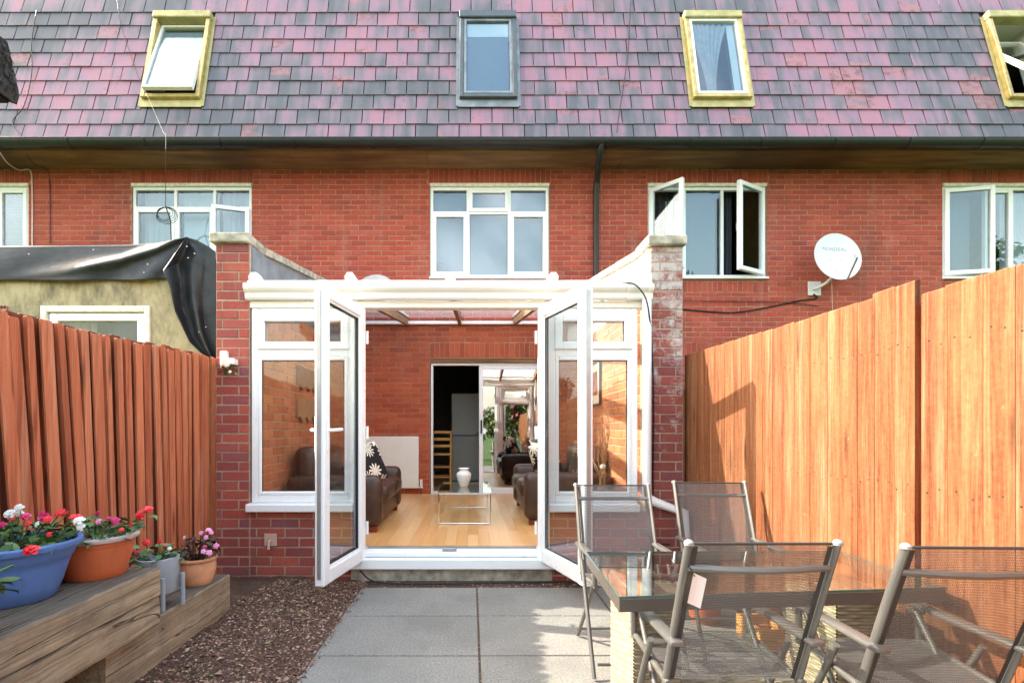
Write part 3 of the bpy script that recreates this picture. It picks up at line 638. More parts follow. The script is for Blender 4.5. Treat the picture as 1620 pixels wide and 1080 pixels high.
# far left: louvred shutters
wa = window(WIN['a'], [hx(-60), hx(-5)], None, {(2, 0)}, lab='window with white louvred shutters')
lv = MB()
for i in range(34):
    z = WIN['a'][2] + 0.08 + i * 0.037; lv.bar((hx(-115), YF + 0.14, z), (hx(42), YF + 0.14, z), 0.034, 0.005, up=(0, 0.5, 1))
put('shutter_slats', lv, 'blind', wa)
wb_ = window(WIN['b'], [hx(276), hx(338)], hz(328), {(0, 0), (1, 0)}, {(2, 0): ('R', 17)}, 'window with net curtains and its right casement ajar')
put('curtain', wave_cloth(hx(215), hx(272), hz(440), hz(328), YF + 0.2, 0.018, 5), 'curtain', wb_, True)
put('curtain', wave_cloth(hx(342), hx(395), hz(440), hz(294), YF + 0.2, 0.02, 5), 'curtain', wb_, True)
put('curtain', wave_cloth(hx(215), hx(300), hz(328), hz(294), YF + 0.21, 0.015, 6), 'curtain', wb_, True)
bb = MB(); bb.box(hx(278), hx(336), YF + 0.22, YF + 0.225, hz(440), hz(292)); put('blind', bb, 'blind', wb_)
wc = window(WIN['c'], [hx(740.5), hx(806)], hz(335.5), {(0, 0), (2, 0), (1, 1)}, None, 'window of six panes with blinds above the conservatory')
bb = MB()
for a, c in ((684, 737), (745, 802), (810, 863)): bb.box(hx(a), hx(c), YF + 0.16, YF + 0.164, hz(333), hz(293))
for a, c in ((684, 737), (745, 802), (810, 863)): bb.box(hx(a), hx(c), YF + 0.17, YF + 0.174, hz(440), hz(334))
put('blind', bb, 'blind_grey', wc)
wm = MB(); wm.tube([P3(693, 430, 7.6), P3(693, 418, 7.6)], 0.02, 8); wm.tube([P3(688, 414, 7.6), P3(702, 418, 7.6)], 0.007, 6); put('ornament', wm, 'dark', wc)
wd_ = window(WIN['d'], [hx(1084), hx(1144)], None, set(), {(0, 0): ('L', 46), (2, 0): ('R', 29)}, 'window with both side casements standing open')
put('curtain', wave_cloth(hx(1032), hx(1078), hz(440), hz(294), YF + 0.2, 0.02, 4, hx(1036)), 'curtain_dark', wd_, True)
put('curtain', wave_cloth(hx(1060), hx(1082), hz(440), hz(310), YF + 0.17, 0.02, 2), 'curtain', wd_, True)
put('curtain', wave_cloth(hx(1150), hx(1168), hz(440), hz(294), YF + 0.2, 0.02, 3), 'curtain_dark', wd_, True)
bb = MB(); bb.box(hx(1088), hx(1140), YF + 0.17, YF + 0.174, hz(440), hz(292)); put('blind', bb, 'blind_grey', wd_)
we = window(WIN['e'], [hx(1564), hx(1604)], None, {(1, 0)}, {(0, 0): ('L', 11)}, 'window with its left casement slightly open and pale curtain')
put('curtain', wave_cloth(hx(1604), hx(1680), hz(440), hz(294), YF + 0.2, 0.02, 6), 'curtain', we, True)
bb = MB(); bb.box(hx(1497), hx(1560), YF + 0.25, YF + 0.254, hz(440), hz(292)); put('blind', bb, 'blind_grey', we)

# soffit, fascia, gutter, downpipe
YE = 6.99
s_ = MB(); xs_ = [WX0, -6.1, -2.55, -0.62, 2.15, 3.7, 6.6, WX1]
for a, c in zip(xs_, xs_[1:]): s_.box(a + 0.003, c - 0.003, YE, YF + 0.01, ZT, ZT + 0.018 + random.uniform(0, .004))
put('soffit', s_, 'soffit', house)
s_ = MB()
for a, c in zip(xs_, xs_[1:]): s_.box(a + 0.002, c - 0.002, YE - 0.022, YE - 0.001, ZT - 0.012, ZT + 0.11)
put('fascia', s_, 'soffit', house)
def half_gutter(x0, x1, yc, zc, r_, th, nseg=1):
    m_ = MB(); n = 10
    def prof(rad): return [(yc - rad * math.cos(math.pi * i / n), zc - rad * math.sin(math.pi * i / n)) for i in range(n + 1)]
    o_, i_ = prof(r_), prof(r_ - th); ring = o_ + i_[::-1]; N = len(ring)
    for sgm in range(nseg):
        a = x0 + (x1 - x0) * sgm / nseg; c = x0 + (x1 - x0) * (sgm + 1) / nseg
        m_.add([(a, y, z) for y, z in ring] + [(c, y, z) for y, z in ring], [tuple(range(N)), tuple(range(2 * N - 1, N - 1, -1))] + [(i, (i + 1) % N, (i + 1) % N + N, i + N) for i in range(N)])
    return m_
GZ, GY = 5.10, 6.875
gut = put('gutter', half_gutter(WX0, WX1, GY, GZ, 0.086, 0.004, 12), 'gutter_black', house, True)
for px in [-120, 0, 112, 232, 350, 466, 590, 700, 815, 960, 1092, 1202, 1318, 1435, 1550, 1660]:
    x = PX(px, GY); put('gutter_bracket', half_gutter(x - .018, x + .018, GY, GZ + 0.001, 0.095, 0.007), 'gutter_black', gut, True)
lpx = MB(); lpx.tube([(WX0, GY - 0.084, GZ + 0.004), (WX1, GY - 0.084, GZ + 0.004)], 0.008, 6); put('gutter_lip', lpx, 'gutter_black', gut, True)
dp = MB(); q = [P3(951, 234, GY), P3(950, 250, GY + 0.02), P3(948, 262, GY + 0.08), P3(944, 284, 7.36), P3(942.5, 296, 7.41), P3(942.5, 445, 7.41)]
q = [Vector((PX(951, GY), GY, GZ - 0.06)), Vector((PX(951, GY), GY, 5.02)), Vector((PX(950, GY), GY + 0.05, 4.96)), Vector((PX(943, 7.41), 7.36, 4.78)), Vector((PX(943, 7.41), 7.41, 4.70)), Vector((PX(943, 7.41), 7.41, 2.9))]
dp.tube(q, 0.041, 12); dp.tube([q[0], q[1]], 0.052, 12); dp.tube([q[3] + Vector((0, 0, .02)), q[4] - Vector((0, 0, .06))], 0.048, 12)
put('downpipe', dp, 'gutter_black', house, True)

# mansard roof: deck and tiles
AR = math.atan2(0.222, 0.975); E0 = Vector((0, 6.965, 5.115))
MR = Matrix.Translation(E0) @ Matrix.Rotation(-AR, 4, 'X')
RW = [(-4.61, -3.79), (-0.16, 0.65), (3.11, 3.93), (7.52, 8.34)]; RS0, RS1 = 0.70, 2.19
rh = [(a + 0.02, c - 0.02, RS0 + 0.02, RS1 - 0.02) for a, c in RW]
dk = MB(MR); surf_holes(dk, WX0, WX1, -0.02, 2.62, rh, 0.06, 0.03)
roof = put('mansard_roof', dk, 'deck', house)
TW, TG = 0.302, 0.245
def unit_tile(v):
    rr = random.Random(v); t_ = MB(); j = lambda s=0.0015: rr.uniform(-s, s); L, H = TW - 0.013, TG + 0.045
    y0 = -0.014 + j(0.002); P = [(0, y0 + j(), j(.003)), (L, y0 + j(), j(.003)), (L, 0.004, H), (0, 0.004, H), (0, 0.006, 0), (L, 0.006, 0)]
    t_.add(P, [(0, 1, 2, 3), (4, 5, 1, 0), (3, 4, 0), (1, 5, 2)]); return t_
TILE = [mesh_of('tile', unit_tile(i), M['tile']) for i in range(7)]
rest = MB(); nsing = 0
for row in range(10):
    s0 = 0.07 + row * TG; off_ = (0.0 if row % 2 else TW / 2) + random.uniform(-.01, .01)
    n0 = int((WX0 - off_) / TW)
    for i in range(n0, int((WX1 - off_) / TW)):
        x0 = i * TW + off_; x1 = x0 + TW; sm = s0 + TG / 2; parts_ = [(x0, x1)]
        for a, c in RW:
            if RS0 - 0.115 < sm < RS1 + 0.02:
                nw = []
                for p0, p1 in parts_:
                    if p1 <= a - .02 or p0 >= c + .02: nw.append((p0, p1))
                    else:
                        if p0 < a - 0.06: nw.append((p0, a - .02))
                        if p1 > c + 0.06: nw.append((c + .02, p1))
                parts_ = nw
        for p0, p1 in parts_:
            v = random.randrange(7); lift = random.uniform(-0.002, 0.003); sx = (p1 - p0) / TW
            loc = MR @ Vector((p0, lift, s0)); ro = (-AR + random.uniform(-.004, .004), 0, random.uniform(-.004, .004))
            d_ = loc.y; pxm = VX + (p0 + p1) / 2 / d_ * FPX
            if row < 8 and nsing < 300 and -10 < pxm < 1630 and sx > 0.6:
                inst('tile', TILE[v], roof, loc, ro, (sx, 1, 1)); nsing += 1
            else:
                u = unit_tile(v); rest.M = Matrix.Translation(loc) @ Matrix.Rotation(-AR, 4, 'X') @ Matrix.Diagonal((sx, 1, 1, 1)); rest.add(u.v, u.f)
put('tiles', rest, 'tile', roof, kind='stuff')

def roof_window(x0, x1, mat, flash, tilt, lab, deco):
    F = MB(MR); t = 0.058; y0, y1 = -0.085, 0.03
    F.cbox(x0, x0 + t, y0, y1, RS0, RS1 - .12, 0.006); F.cbox(x1 - t, x1, y0, y1, RS0, RS1 - .12, 0.006)
    F.cbox(x0 + t, x1 - t, y0 + 0.002, y1, RS0, RS0 + t, 0.006)
    fr = put('roof_window', F, mat, house, label=lab)
    hd = MB(MR); hd.cbox(x0 - 0.01, x1 + 0.01, y0 - 0.025, y1, RS1 - 0.12, RS1, 0.01); put('hood', hd, flash if mat == 'gold' else mat, fr)
    ap = MB(MR); ap.box(x0 - .02, x1 + .02, -0.03, -0.024, RS0 - 0.12, RS0 - 0.002); put('apron_flashing', ap, flash, fr)
    for a, c in ((x0 - .05, x0 - .002), (x1 + .002, x1 + .05)):
        sf = MB(MR); sf.box(a, c, -0.026, -0.02, RS0 - .1, RS1 - .03); put('side_flashing', sf, flash, fr)
    a0, a1 = RS0 + t + .005, RS1 - .125; mid = (a0 + a1) / 2; hh = (a1 - a0) / 2
    ms = MR @ Matrix.Translation((0, -0.05, mid)) @ Matrix.Rotation(-R(tilt), 4, 'X')
    S = MB(ms); S.frame(x0 + t + .003, x1 - t - .003, -hh, hh, -0.03, 0.03, 0.036); put('sash', S, 'pvc_old' if mat == 'gold' else 'lead', fr)
    p_ = MB(ms); p_.box(x0 + t + .036, x1 - t - .036, -0.004, 0.004, -hh + .034, hh - .034); put('pane', p_, 'glass', fr)
    ins = MB(MR); xa, xb, sa, sb2 = x0 + .02, x1 - .02, RS0 + .02, RS1 - .02; th = 0.35
    ins.box(xa - .012, xa, 0.031, th, sa, sb2); ins.box(xb, xb + .012, 0.031, th, sa, sb2); ins.box(xa, xb, 0.031, th, sa - .012, sa); ins.box(xa, xb, 0.031, th, sb2, sb2 + .012)
    put('reveal_lining', ins, 'pvc_old', fr)
    if deco == 'blind':
        bl = MB(ms); bl.box(x0 + t + .05, x1 - t - .05, 0.015, 0.018, hh - .28, hh - .05); put('blind', bl, 'blind', fr)
        bl = MB(ms); bl.box(x0 + t + .05, x1 - t - .05, 0.020, 0.023, -hh + .05, hh - .05); put('blind', bl, 'blind_grey', fr)
    if deco == 'pale':
        bl = MB(ms); bl.box(x0 + t + .05, x1 - t - .05, 0.015, 0.018, -hh + .05, hh - .10); put('blind', bl, 'curtain_grey', fr)
    if deco == 'curtain':
        def fn(u, v):
            c_ = x0 + 0.28; wdt = 0.08 + 0.30 * v ** 1.6
            return (c_ + (u - 0.5) * 2 * wdt * (0.9 if u > .5 else .6), 0.03 + 0.012 * math.sin(u * 50), -hh + .05 + v * (2 * hh - .1))
        bl = MB(ms).grid(fn, 50, 14); put('curtain', bl, 'curtain_grey', fr, True)
        bl = MB(ms); bl.box(x1 - t - .15, x1 - t - .05, 0.03, 0.036, -hh + .05, hh - .05); put('blind', bl, 'blind', fr)
    return fr
roof_window(*RW[0], 'gold', 'gold_pale', 8, 'gold framed roof window tilted ajar with pale blind', 'pale')
roof_window(*RW[1], 'anthracite', 'lead', 0, 'dark grey framed roof window with half drawn blind', 'blind')
roof_window(*RW[2], 'gold', 'gold_pale', 0, 'gold framed roof window with gathered curtain', 'curtain')
roof_window(*RW[3], 'gold', 'gold_pale', 27, 'gold framed roof window tilted wide open', None)

# ------------------------------------------------------------------ conservatory
YC, CS = 4.0, 200.0
cx = lambda px: (px - VX) / CS
cz = lambda py: CH + (VY - py) / CS
cons = thing('conservatory', 'white lean-to conservatory between brick piers with open glazed doors', 'conservatory', (0, YC, 0))
LP0, LP1, RP0, RP1 = cx(342), cx(395), cx(1029), cx(1080)
single_c = lambda r_: True
budget = [0]
def cwall(name, mat, mort, origin, rz, ulen, z0, z1, single, th=0.1, holes=(), phase=0.0, bond=0.225, sold_=()):
    mb = MB(Matrix.Translation(origin) @ Matrix.Rotation(rz, 4, 'Z')); surf_holes(mb, 0.0, ulen, z0, z1, list(holes), th)
    w = put(name, mb, mort, cons)
    rs = brick_rects(0.0, ulen, z0, z1, list(holes), phase=phase, bond=bond)
    budget[0] += lay_bricks(rs, mat, w, Vector(origin), rz, single); return w
zL, zR = cz(386), cz(390)
# left pier: front and inner side; right pier likewise
pl = cwall('pier', 'brick_plum', 'mortar_pale', (LP0, YC, 0), 0, LP1 - LP0, -0.05, zL, lambda r_: True, th=0.25, phase=-0.085, bond=0.265, )
pr = cwall('pier', 'brick_bloom', 'mortar_pale', (RP0, YC, 0), 0, RP1 - RP0, -0.05, zR, lambda r_: True, th=0.25, phase=-0.05, bond=0.25)
for a, c, z, lab in ((LP0 - .035, LP1 + .012, zL, None), (RP0 - .035, RP1 + .02, zR, None)):
    m_ = MB(); m_.cbox(a, c, YC - 0.05, YC + 0.27, z + .002, z + 0.078, 0.012, 2); put('pier_cap', m_, 'concrete', cons)
# dwarf walls under the side windows, plinth under the doors
DX0, DX1 = cx(572), cx(857)
cwall('dwarf_wall', 'brick_plum', 'mortar_pale', (LP1 + .001, YC + .003, 0), 0, DX0 - LP1 - .002, -0.05, cz(808), lambda r_: True, phase=-0.06)
cwall('dwarf_wall', 'brick_plum', 'mortar_pale', (DX1 + .001, YC + .003, 0), 0, RP0 - DX1 - .002, -0.05, cz(808), lambda r_: True, phase=-0.02)
m_ = MB(); m_.box(DX0 - .08, DX1 + .08, YC - 0.012, YC + 0.1, -0.05, cz(897) - .002); put('plinth', m_, 'concrete', cons)
# long side walls running back to the house
def side(xw, rz, y0, y1, ulen, mat):
    return cwall('side_wall', mat, 'mortar', (xw, y0 if rz < 0 else y1, 0), rz, ulen, 0.20, 2.95, lambda r_: False, th=0.09)
SY0, SY1 = YC + 0.251, YF - 0.002
# left inner face looks to +X : local -y must map to +X -> rotate +90deg
cwall('side_wall', 'brick_room', 'mortar_pale', (LP1 - .004, SY0, 0), R(90), SY1 - SY0, 0.20, 2.30, lambda r_: r_[1] < 1.1 and budget[0] + 0 < 240 and r_[2] > 0.9)
cwall('side_wall', 'brick_room', 'mortar_pale', (RP0 + .004, SY1, 0), R(-90), SY1 - SY0, 0.20, 2.30, lambda r_: r_[0] > SY1 - SY0 - 1.1 and budget[0] < 320 and r_[2] > 0.9)
# sloping parapet tops with coping, rendered inner face above the roof
ZB = 3.12
for x0, x1, mt, zf in ((LP0 + .03, LP1 - .008, 'lead', zL), (RP0 + .008, RP1 - .03, 'pvc', zR)):
    m_ = MB(); poly = [(SY0, 2.302), (SY1, 2.302), (SY1, ZB), (SY0, zf + .005)]
    xc = LP1 + .001 if mt == 'lead' else RP0 - .007
    m2_ = MB(); m2_.box(xc, xc + .006, YC + .03, SY0 + .3, 2.302, zf - .002); put('cladding', m2_, mt, cons)
    n = 4; P = [(x0, y, z) for y, z in poly] + [(x1, y, z) for y, z in poly]
    m_.add(P, [(3, 2, 1, 0), (4, 5, 6, 7)] + [(i, (i + 1) % 4, (i + 1) % 4 + 4, i + 4) for i in range(4)])
    put('parapet', m_, mt, cons)
    for i in range(5):
        ya = SY0 + (SY1 - SY0) * i / 5; yb = SY0 + (SY1 - SY0) * (i + 1) / 5; za = zf + .006 + (ZB - zf) * i / 5; zb = zf + .006 + (ZB - zf) * (i + 1) / 5
        c_ = MB(); c_.add([(x0 - .03, ya + .022, za), (x1 + .03, ya + .022, za), (x1 + .03, yb, zb), (x0 - .03, yb, zb), (x0 - .03, ya + .022, za + .06), (x1 + .03, ya + .022, za + .06), (x1 + .03, yb, zb + .06), (x0 - .03, yb, zb + .06)],
                   [(0, 3, 2, 1), (4, 5, 6, 7), (0, 1, 5, 4), (1, 2, 6, 5), (2, 3, 7, 6), (3, 0, 4, 7)]); put('coping', c_, 'concrete', cons)
# floor
fb = MB(); fb.box(LP1, RP0, YC + .12, YF - .001, 0.0, FLOOR - 0.014); fl_ = put('floor', fb, 'joint', cons)
rr = random.Random(5); bw = 0.095; nb = int((RP0 - LP1) / bw); brd = 0; restf = MB()
for i in range(nb + 1):
    x = LP1 + .01 + i * bw; y = YC + .125 - rr.random() * 1.0
    while y < YF:
        L_ = rr.uniform(0.5, 1.0); a, c = max(y, YC + .125), min(y + L_, YF - .005)
        if c - a > 0.05 and x + bw < RP0 + .09:
            b_ = MB(); b_.box(x, min(x + bw - 0.0012, RP0 - .005), a, c - 0.0012, FLOOR - .012, FLOOR + rr.uniform(-.0002, .0002))
            if a < 7.2: put('floor_board', b_, 'laminate', fl_); brd += 1
            else: restf.add(b_.v, b_.f)
        y += L_
put('floor_boards', restf, 'laminate', fl_, kind='stuff')
# threshold
m_ = MB(); m_.cbox(DX0 - .16, DX1 + .16, YC - 0.075, YC + 0.02, cz(897), cz(880), 0.008); m_.cbox(DX0 + .002, DX1 - .002, YC + .021, YC + 0.12, cz(899), FLOOR - .004, 0.004); m_.cbox(DX0 + .002, DX1 - .002, YC - .03, YC + .02, cz(879), FLOOR - .02, 0.006)
put('threshold', m_, 'pvc', cons)
m_ = MB(); m_.box(DX0 + .04, DX1 - .04, YC + 0.03, YC + .05, FLOOR - .003, FLOOR + .012); m_.cbox(cx(700), cx(722), YC - .0, YC + .028, FLOOR - .018, FLOOR + .006, .004); put('threshold_strip', m_, 'steel', cons)
# head beam, door posts
ZH = cz(487)
m_ = MB(); m_.cbox(LP1 + .003, RP0 - .003, YC - 0.005, YC + 0.09, ZH, cz(476), 0.005); put('head_beam', m_, 'pvc_old', cons)
for a, c in ((DX0 - .055, DX0), (DX1, DX1 + .055)):
    m_ = MB(); m_.cbox(a, c, YC, YC + 0.085, cz(879), ZH - .002, 0.005); put('door_post', m_, 'pvc', cons)
def cwin(x0, x1, lab):
    z0, z1 = cz(795), ZH - .002; y0, y1 = YC + .004, YC + .08
    f = MB(); f.frame(x0, x1, z0, z1, y0, y1, 0.05, 0.06, .006); zt = cz(558)
    f.cbox(x0 + .051, x1 - .051, y0 + .002, y1 - .002, zt - .03, zt + .03, .004)
    w = put('window', f, 'pvc', cons, label=lab)
    s1 = MB(); s1.frame(x0 + .045, x1 - .045, zt + .026, z1 - .045, y0 - .018, y1 - .02, .062, None, .008); put('sash', s1, 'pvc', w)
    p_ = MB(); p_.box(x0 + .10, x1 - .10, y0 + .02, y0 + .026, zt + .08, z1 - .10); put('pane', p_, 'glass_door', w)
    s1 = MB(); s1.frame(x0 + .05, x1 - .05, z0 + .06, zt - .03, y0 - .004, y0 + .03, .03, None, .008); put('glazing_bead', s1, 'pvc', w)
    p_ = MB(); p_.box(x0 + .075, x1 - .075, y0 + .02, y0 + .026, z0 + .085, zt - .055); put('pane', p_, 'glass_door', w)
    g_ = MB(); g_.frame(x0 + .105, x1 - .105, zt + .085, z1 - .105, y0 + .012, y0 + .0195, .005, None, .0005); g_.frame(x0 + .079, x1 - .079, z0 + .089, zt - .059, y0 + .012, y0 + .0195, .006, None, .0005); put('gasket', g_, 'cable', w)
    s_ = MB(); s_.cbox(x0 - .02, x1 + .0, YC - .07, YC + .09, cz(808), z0 - .001, .008); put('sill', s_, 'pvc', w)
cwin(LP1 + .012, DX0 - .057, None); cwin(DX1 + .057, cx(1009), None)
# gutter (ogee) and eaves
def ogee(x0, x1):
    m_ = MB(); pr = [(-0.005, 0), (-0.05, 0.0), (-0.058, 0.012), (-0.062, 0.045), (-0.085, 0.065), (-0.095, 0.08), (-0.095, 0.112), (-0.085, 0.112), (-0.085, 0.085), (-0.005, 0.085)]
    n = len(pr); z = cz(475.5); P = [(x0, YC + y, z + h) for y, h in pr] + [(x1, YC + y, z + h) for y, h in pr]
    return m_.add(P, [tuple(range(n)), tuple(range(2 * n - 1, n - 1, -1))] + [(i, (i + 1) % n, (i + 1) % n + n, i + n) for i in range(n)])
put('gutter', ogee(LP1 - .01, RP0 - .02), 'pvc_old', cons)
for px in (393, 990, 1022):
    a = cx(px); m_ = MB(); m_.M = Matrix.Translation((0, -0.006, -0.004)); u = ogee(a, a + (.05 if px == 990 else .03)); m_.add(u.v, u.f); put('gutter_joint', m_, 'pvc_old', cons)
RZ0, RZ1 = cz(449), 2.83; RY0, RY1 = YC - 0.03, YF - 0.01
rz_at = lambda y: RZ0 + (RZ1 - RZ0) * (y - RY0) / (RY1 - RY0)
m_ = MB(); m_.cbox(LP1, RP0, YC - .05, YC + .09, cz(452) + .002, cz(446), 0.006); put('eaves_beam', m_, 'pvc_old', cons)
bars = [cx(408), cx(557), cx(713), cx(873), cx(1018)]
for i, x in enumerate(bars):
    m_ = MB(); m_.bar((x, RY0, RZ0 + .02), (x, RY1, RZ1 + .02), 0.055, 0.03); put('glazing_bar', m_, 'pvc_old', cons)
    m_ = MB(); m_.bar((x, YC + .1, rz_at(YC + .1) - .065), (x, RY1, RZ1 - .065), 0.045, 0.085); put('rafter', m_, 'rafter', cons)
    e = MB(); e.M = Matrix.Translation((x, RY0 - .02, RZ0 + .018)); e.prism([(-.035, -.03), (.035, -.03), (.04, .02), (.02, .05), (-.02, .05), (-.04, .02)], -.03, .06); put('end_cap', e, 'pvc_old', cons)
for a, c in zip(bars, bars[1:]):
    m_ = MB(); m_.add([(a + .02, RY0, RZ0), (c - .02, RY0, RZ0), (c - .02, RY1, RZ1), (a + .02, RY1, RZ1), (a + .02, RY0, RZ0 + .016), (c - .02, RY0, RZ0 + .016), (c - .02, RY1, RZ1 + .016), (a + .02, RY1, RZ1 + .016)],
                      [(0, 3, 2, 1), (4, 5, 6, 7), (0, 1, 5, 4), (1, 2, 6, 5), (2, 3, 7, 6), (3, 0, 4, 7)]); put('roof_panel', m_, 'polycarb', cons)
m_ = MB(); m_.cbox(LP1, RP0, YF - .07, YF - .008, hz(514), hz(509), .006); put('wall_plate', m_, 'pvc', cons)
# white downpipe beside the right pier
m_ = MB(); xq = cx(1020); m_.tube([(xq, YC - .045, cz(476)), (xq, YC - .045, cz(775)), (xq + .01, YC - .05, cz(786)), (xq + .07, YC - .06, cz(793)), (xq + .28, YC - .08, cz(808)), (xq + .30, YC - .08, .2), (xq + .30, YC - .08, 0.0)], 0.036, 12); put('downpipe', m_, 'pipe', cons, True)
# open door leaves
def leaf(hxp, hy, fx, fy, sgn, lab):
    v = Vector((fx - hxp, fy - hy, 0)); L_ = v.length; ang = math.atan2(v.y, v.x); zb, zt = cz(884), ZH - .006
    mm = Matrix.Translation((hxp, hy, 0)) @ Matrix.Rotation(ang, 4, 'Z'); th = 0.034
    f = MB(mm); f.frame(0, L_, zb, zt, -th, th, 0.088, 0.10, 0.008)
    d = put('door', f, 'pvc', cons, label=lab)
    g_ = MB(mm); g_.frame(.101, L_ - .101, zb + .113, zt - .101, -.016, -.0125, .006, None, .0005); g_.frame(.101, L_ - .101, zb + .113, zt - .101, -.0075, .012, .006, None, .0005); put('gasket', g_, 'cable', d)
    b_ = MB(mm); b_.frame(.086, L_ - .086, zb + .098, zt - .086, -th * .62, th * .62, 0.016, None, .003); put('glazing_bead', b_, 'pvc', d)
    p_ = MB(mm); p_.box(.096, L_ - .096, -.012, -.008, zb + .108, zt - .096); put('pane', p_, 'glass_door', d)
    st = MB(mm); st.box(L_ + .0005, L_ + .006, -.014, .012, zb + .05, zt - .05); put('lock_strip', st, 'steel', d)
    for hz_ in (.25, 1.0, 1.75):
        h_ = MB(mm); h_.tube([(-.012, sgn * .04, zb + hz_ - .05), (-.012, sgn * .04, zb + hz_ + .05)], .011, 8); put('hinge', h_, 'pvc', d)
    for s2 in ((-1, 1) if sgn > 0 else ()):
        h_ = MB(mm); hzp = CH + .0; h_.cbox(L_ - .062, L_ - .028, s2 * th, s2 * (th + .01), hzp - .14, hzp + .08, .004); h_.tube([(L_ - .045, s2 * (th + .008), hzp), (L_ - .045, s2 * (th + .045), hzp), (L_ - .16, s2 * (th + .05), hzp + .004)], .011, 8); put('handle', h_, 'pvc', d)
leaf(DX0 + .005, YC - .012, -0.985, 3.285, 1, 'left glazed door leaf swung outward')
leaf(DX1 - .005, YC - .012, 0.765, 3.285, -1, 'right glazed door leaf swung outward')

# sliding patio door in the house wall
sl = MB(); y0, y1 = YF + .04, YF + .12; a, c, z0, z1 = DOOR[0] + .01, DOOR[1] - .01, FLOOR - .01, DOOR[3] - .06
sl.frame(a, c, z0, z1, y0, y1, .035); sdo = put('sliding_door', sl, 'pvc', house, label='white framed sliding patio door slid half open')
m_ = MB(); xs0 = hx(758); m_.frame(xs0, c - .03, z0 + .036, z1 - .036, y0 + .006, y0 + .045, .06); put('sash', m_, 'pvc', sdo)
m_ = MB(); m_.box(xs0 + .058, c - .088, y0 + .02, y0 + .026, z0 + .094, z1 - .094); put('pane', m_, 'glass_slide', sdo)
m_ = MB(); m_.cbox(xs0 + .02, xs0 + .045, y0 - .02, y0 + .005, CH - .05, CH + .15, .005); put('handle', m_, 'frame_black', sdo)
m_ = MB(); m_.box(DOOR[0], DOOR[1], YF + .01, YF + .035, DOOR[3] - .058, DOOR[3] - .002); put('door_lintel', m_, 'soffit', house)

# ------------------------------------------------------------------ neighbour's extension with the rubber sheet
YN = 4.45; NS = FPX / YN
nx = lambda px: (px - VX) / NS
nz = lambda py: CH + (VY - py) / NS
nb_ = thing('extension', 'ochre rendered flat roofed extension behind the left fence', 'extension', (nx(150), YN, 0))
NW = (nx(66), nx(239), nz(640), nz(484))
m_ = MB(Matrix.Translation((0, YN, 0))); surf_holes(m_, -5.6, nx(317), -0.05, 2.62, [NW], 0.2); put('rendered_wall', m_, 'render', nb_)
m_ = MB(); m_.box(nx(317) - .2, nx(317) - .003, YN + .201, YF - .005, -.05, 2.62); put('side_wall', m_, 'render', nb_)
m_ = MB(); m_.box(-5.6, nx(317) + .01, YN + .01, YF - .005, 2.622, 2.74); put('roof', m_, 'deck', nb_)
f = MB(); f.frame(NW[0], NW[1], NW[2], NW[3], YN - .02, YN + .07, .055, None, .006); w = put('window', f, 'paint_old', nb_)
f = MB(); f.frame(NW[0] + .06, NW[1] - .058, NW[2] + .06, NW[3] - .06, YN + .002, YN + .06, .07, None, .008); put('sash', f, 'pvc', w)
f = MB(); f.box(NW[0] + .125, NW[1] - .125, YN + .03, YN + .036, NW[2] + .125, NW[3] - .125); put('pane', f, 'glass_door', w)
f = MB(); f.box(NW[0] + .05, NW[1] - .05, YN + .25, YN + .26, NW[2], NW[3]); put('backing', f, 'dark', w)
put('curtain', wave_cloth(NW[0] + .1, NW[0] + .35, NW[2], NW[3] - .06, YN + .18, 0.02, 3), 'curtain_grey', w, True)
ab = MB(); ab.cbox(nx(-14), nx(13), YN - .012, YN - .0005, nz(509), nz(484), .003); abo = put('air_brick', ab, 'air_brick', nb_)
hol = MB()
for i in range(5):
    for j in range(4): hol.box(nx(-12 + i * 5), nx(-12 + i * 5 + 3), YN - .0145, YN - .0122, nz(506 - j * 6), nz(506 - j * 6 - 3.6))
put('vent_holes', hol, 'dark', abo)
# rubber sheet
def lerp(P, t):
    n = len(P) - 1; i = min(int(t * n), n - 1); f_ = t * n - i; return P[i][0] + (P[i + 1][0] - P[i][0]) * f_, P[i][1] + (P[i + 1][1] - P[i][1]) * f_
TOPE = [(-260, 391), (-60, 390), (0, 389.5), (100, 389), (200, 387.5), (250, 384), (295, 375)]
BOTE = [(-260, 448), (-60, 445), (0, 444), (100, 444), (170, 443.5), (225, 443), (264, 441)]
def tarp_front(u, v):
    tx, ty = lerp(TOPE, u); bx, by = lerp(BOTE, u); px = tx + (bx - tx) * v; py = ty + (by - ty) * v
    rdg = math.exp(-((v - (0.95 - 1.05 * max(0, (u - 0.35) / 0.65))) / 0.16) ** 2) if u > 0.3 else 0
    d = YN - 0.004 - 0.012 * math.sin(v * math.pi * 0.62) - 0.05 * rdg * min(1, (u - .3) * 3 if u > .3 else 0) - 0.02 * math.sin(u * 21 + v * 3) * v - 0.03 * v
    return P3(px, py, d)
DL = [(295, 375), (270, 411), (258, 428), (268, 452), (277, 493), (300, 541), (322, 562), (341, 577)]
DR = [(295, 375), (312, 380), (330, 390), (341, 398), (342, 440), (342, 500), (342, 540), (342, 577)]
def tarp_drape(u, v):
    lx, ly = lerp(DL, v); rx, ry = lerp(DR, v); px = lx + (rx - lx) * u; py = ly + (ry - ly) * u
    d = YN - 0.13 + 0.16 * u - 0.05 * math.sin(u * 9 + v * 5) * min(1, v * 3) - 0.03 * math.sin(u * 17 + v * 2) * v + 0.05 * v
    return P3(px, py, min(d, YN - 0.015))
def tarp_tail(u, v):
    c_ = [(340, 577), (339, 600), (336, 630), (337, 660), (341, 700), (342, 740)][min(5, int(v * 5))]
    return P3(c_[0] - 4 + 8 * u, 577 + 163 * v, YN - .17 - .03 * math.sin(u * 3))
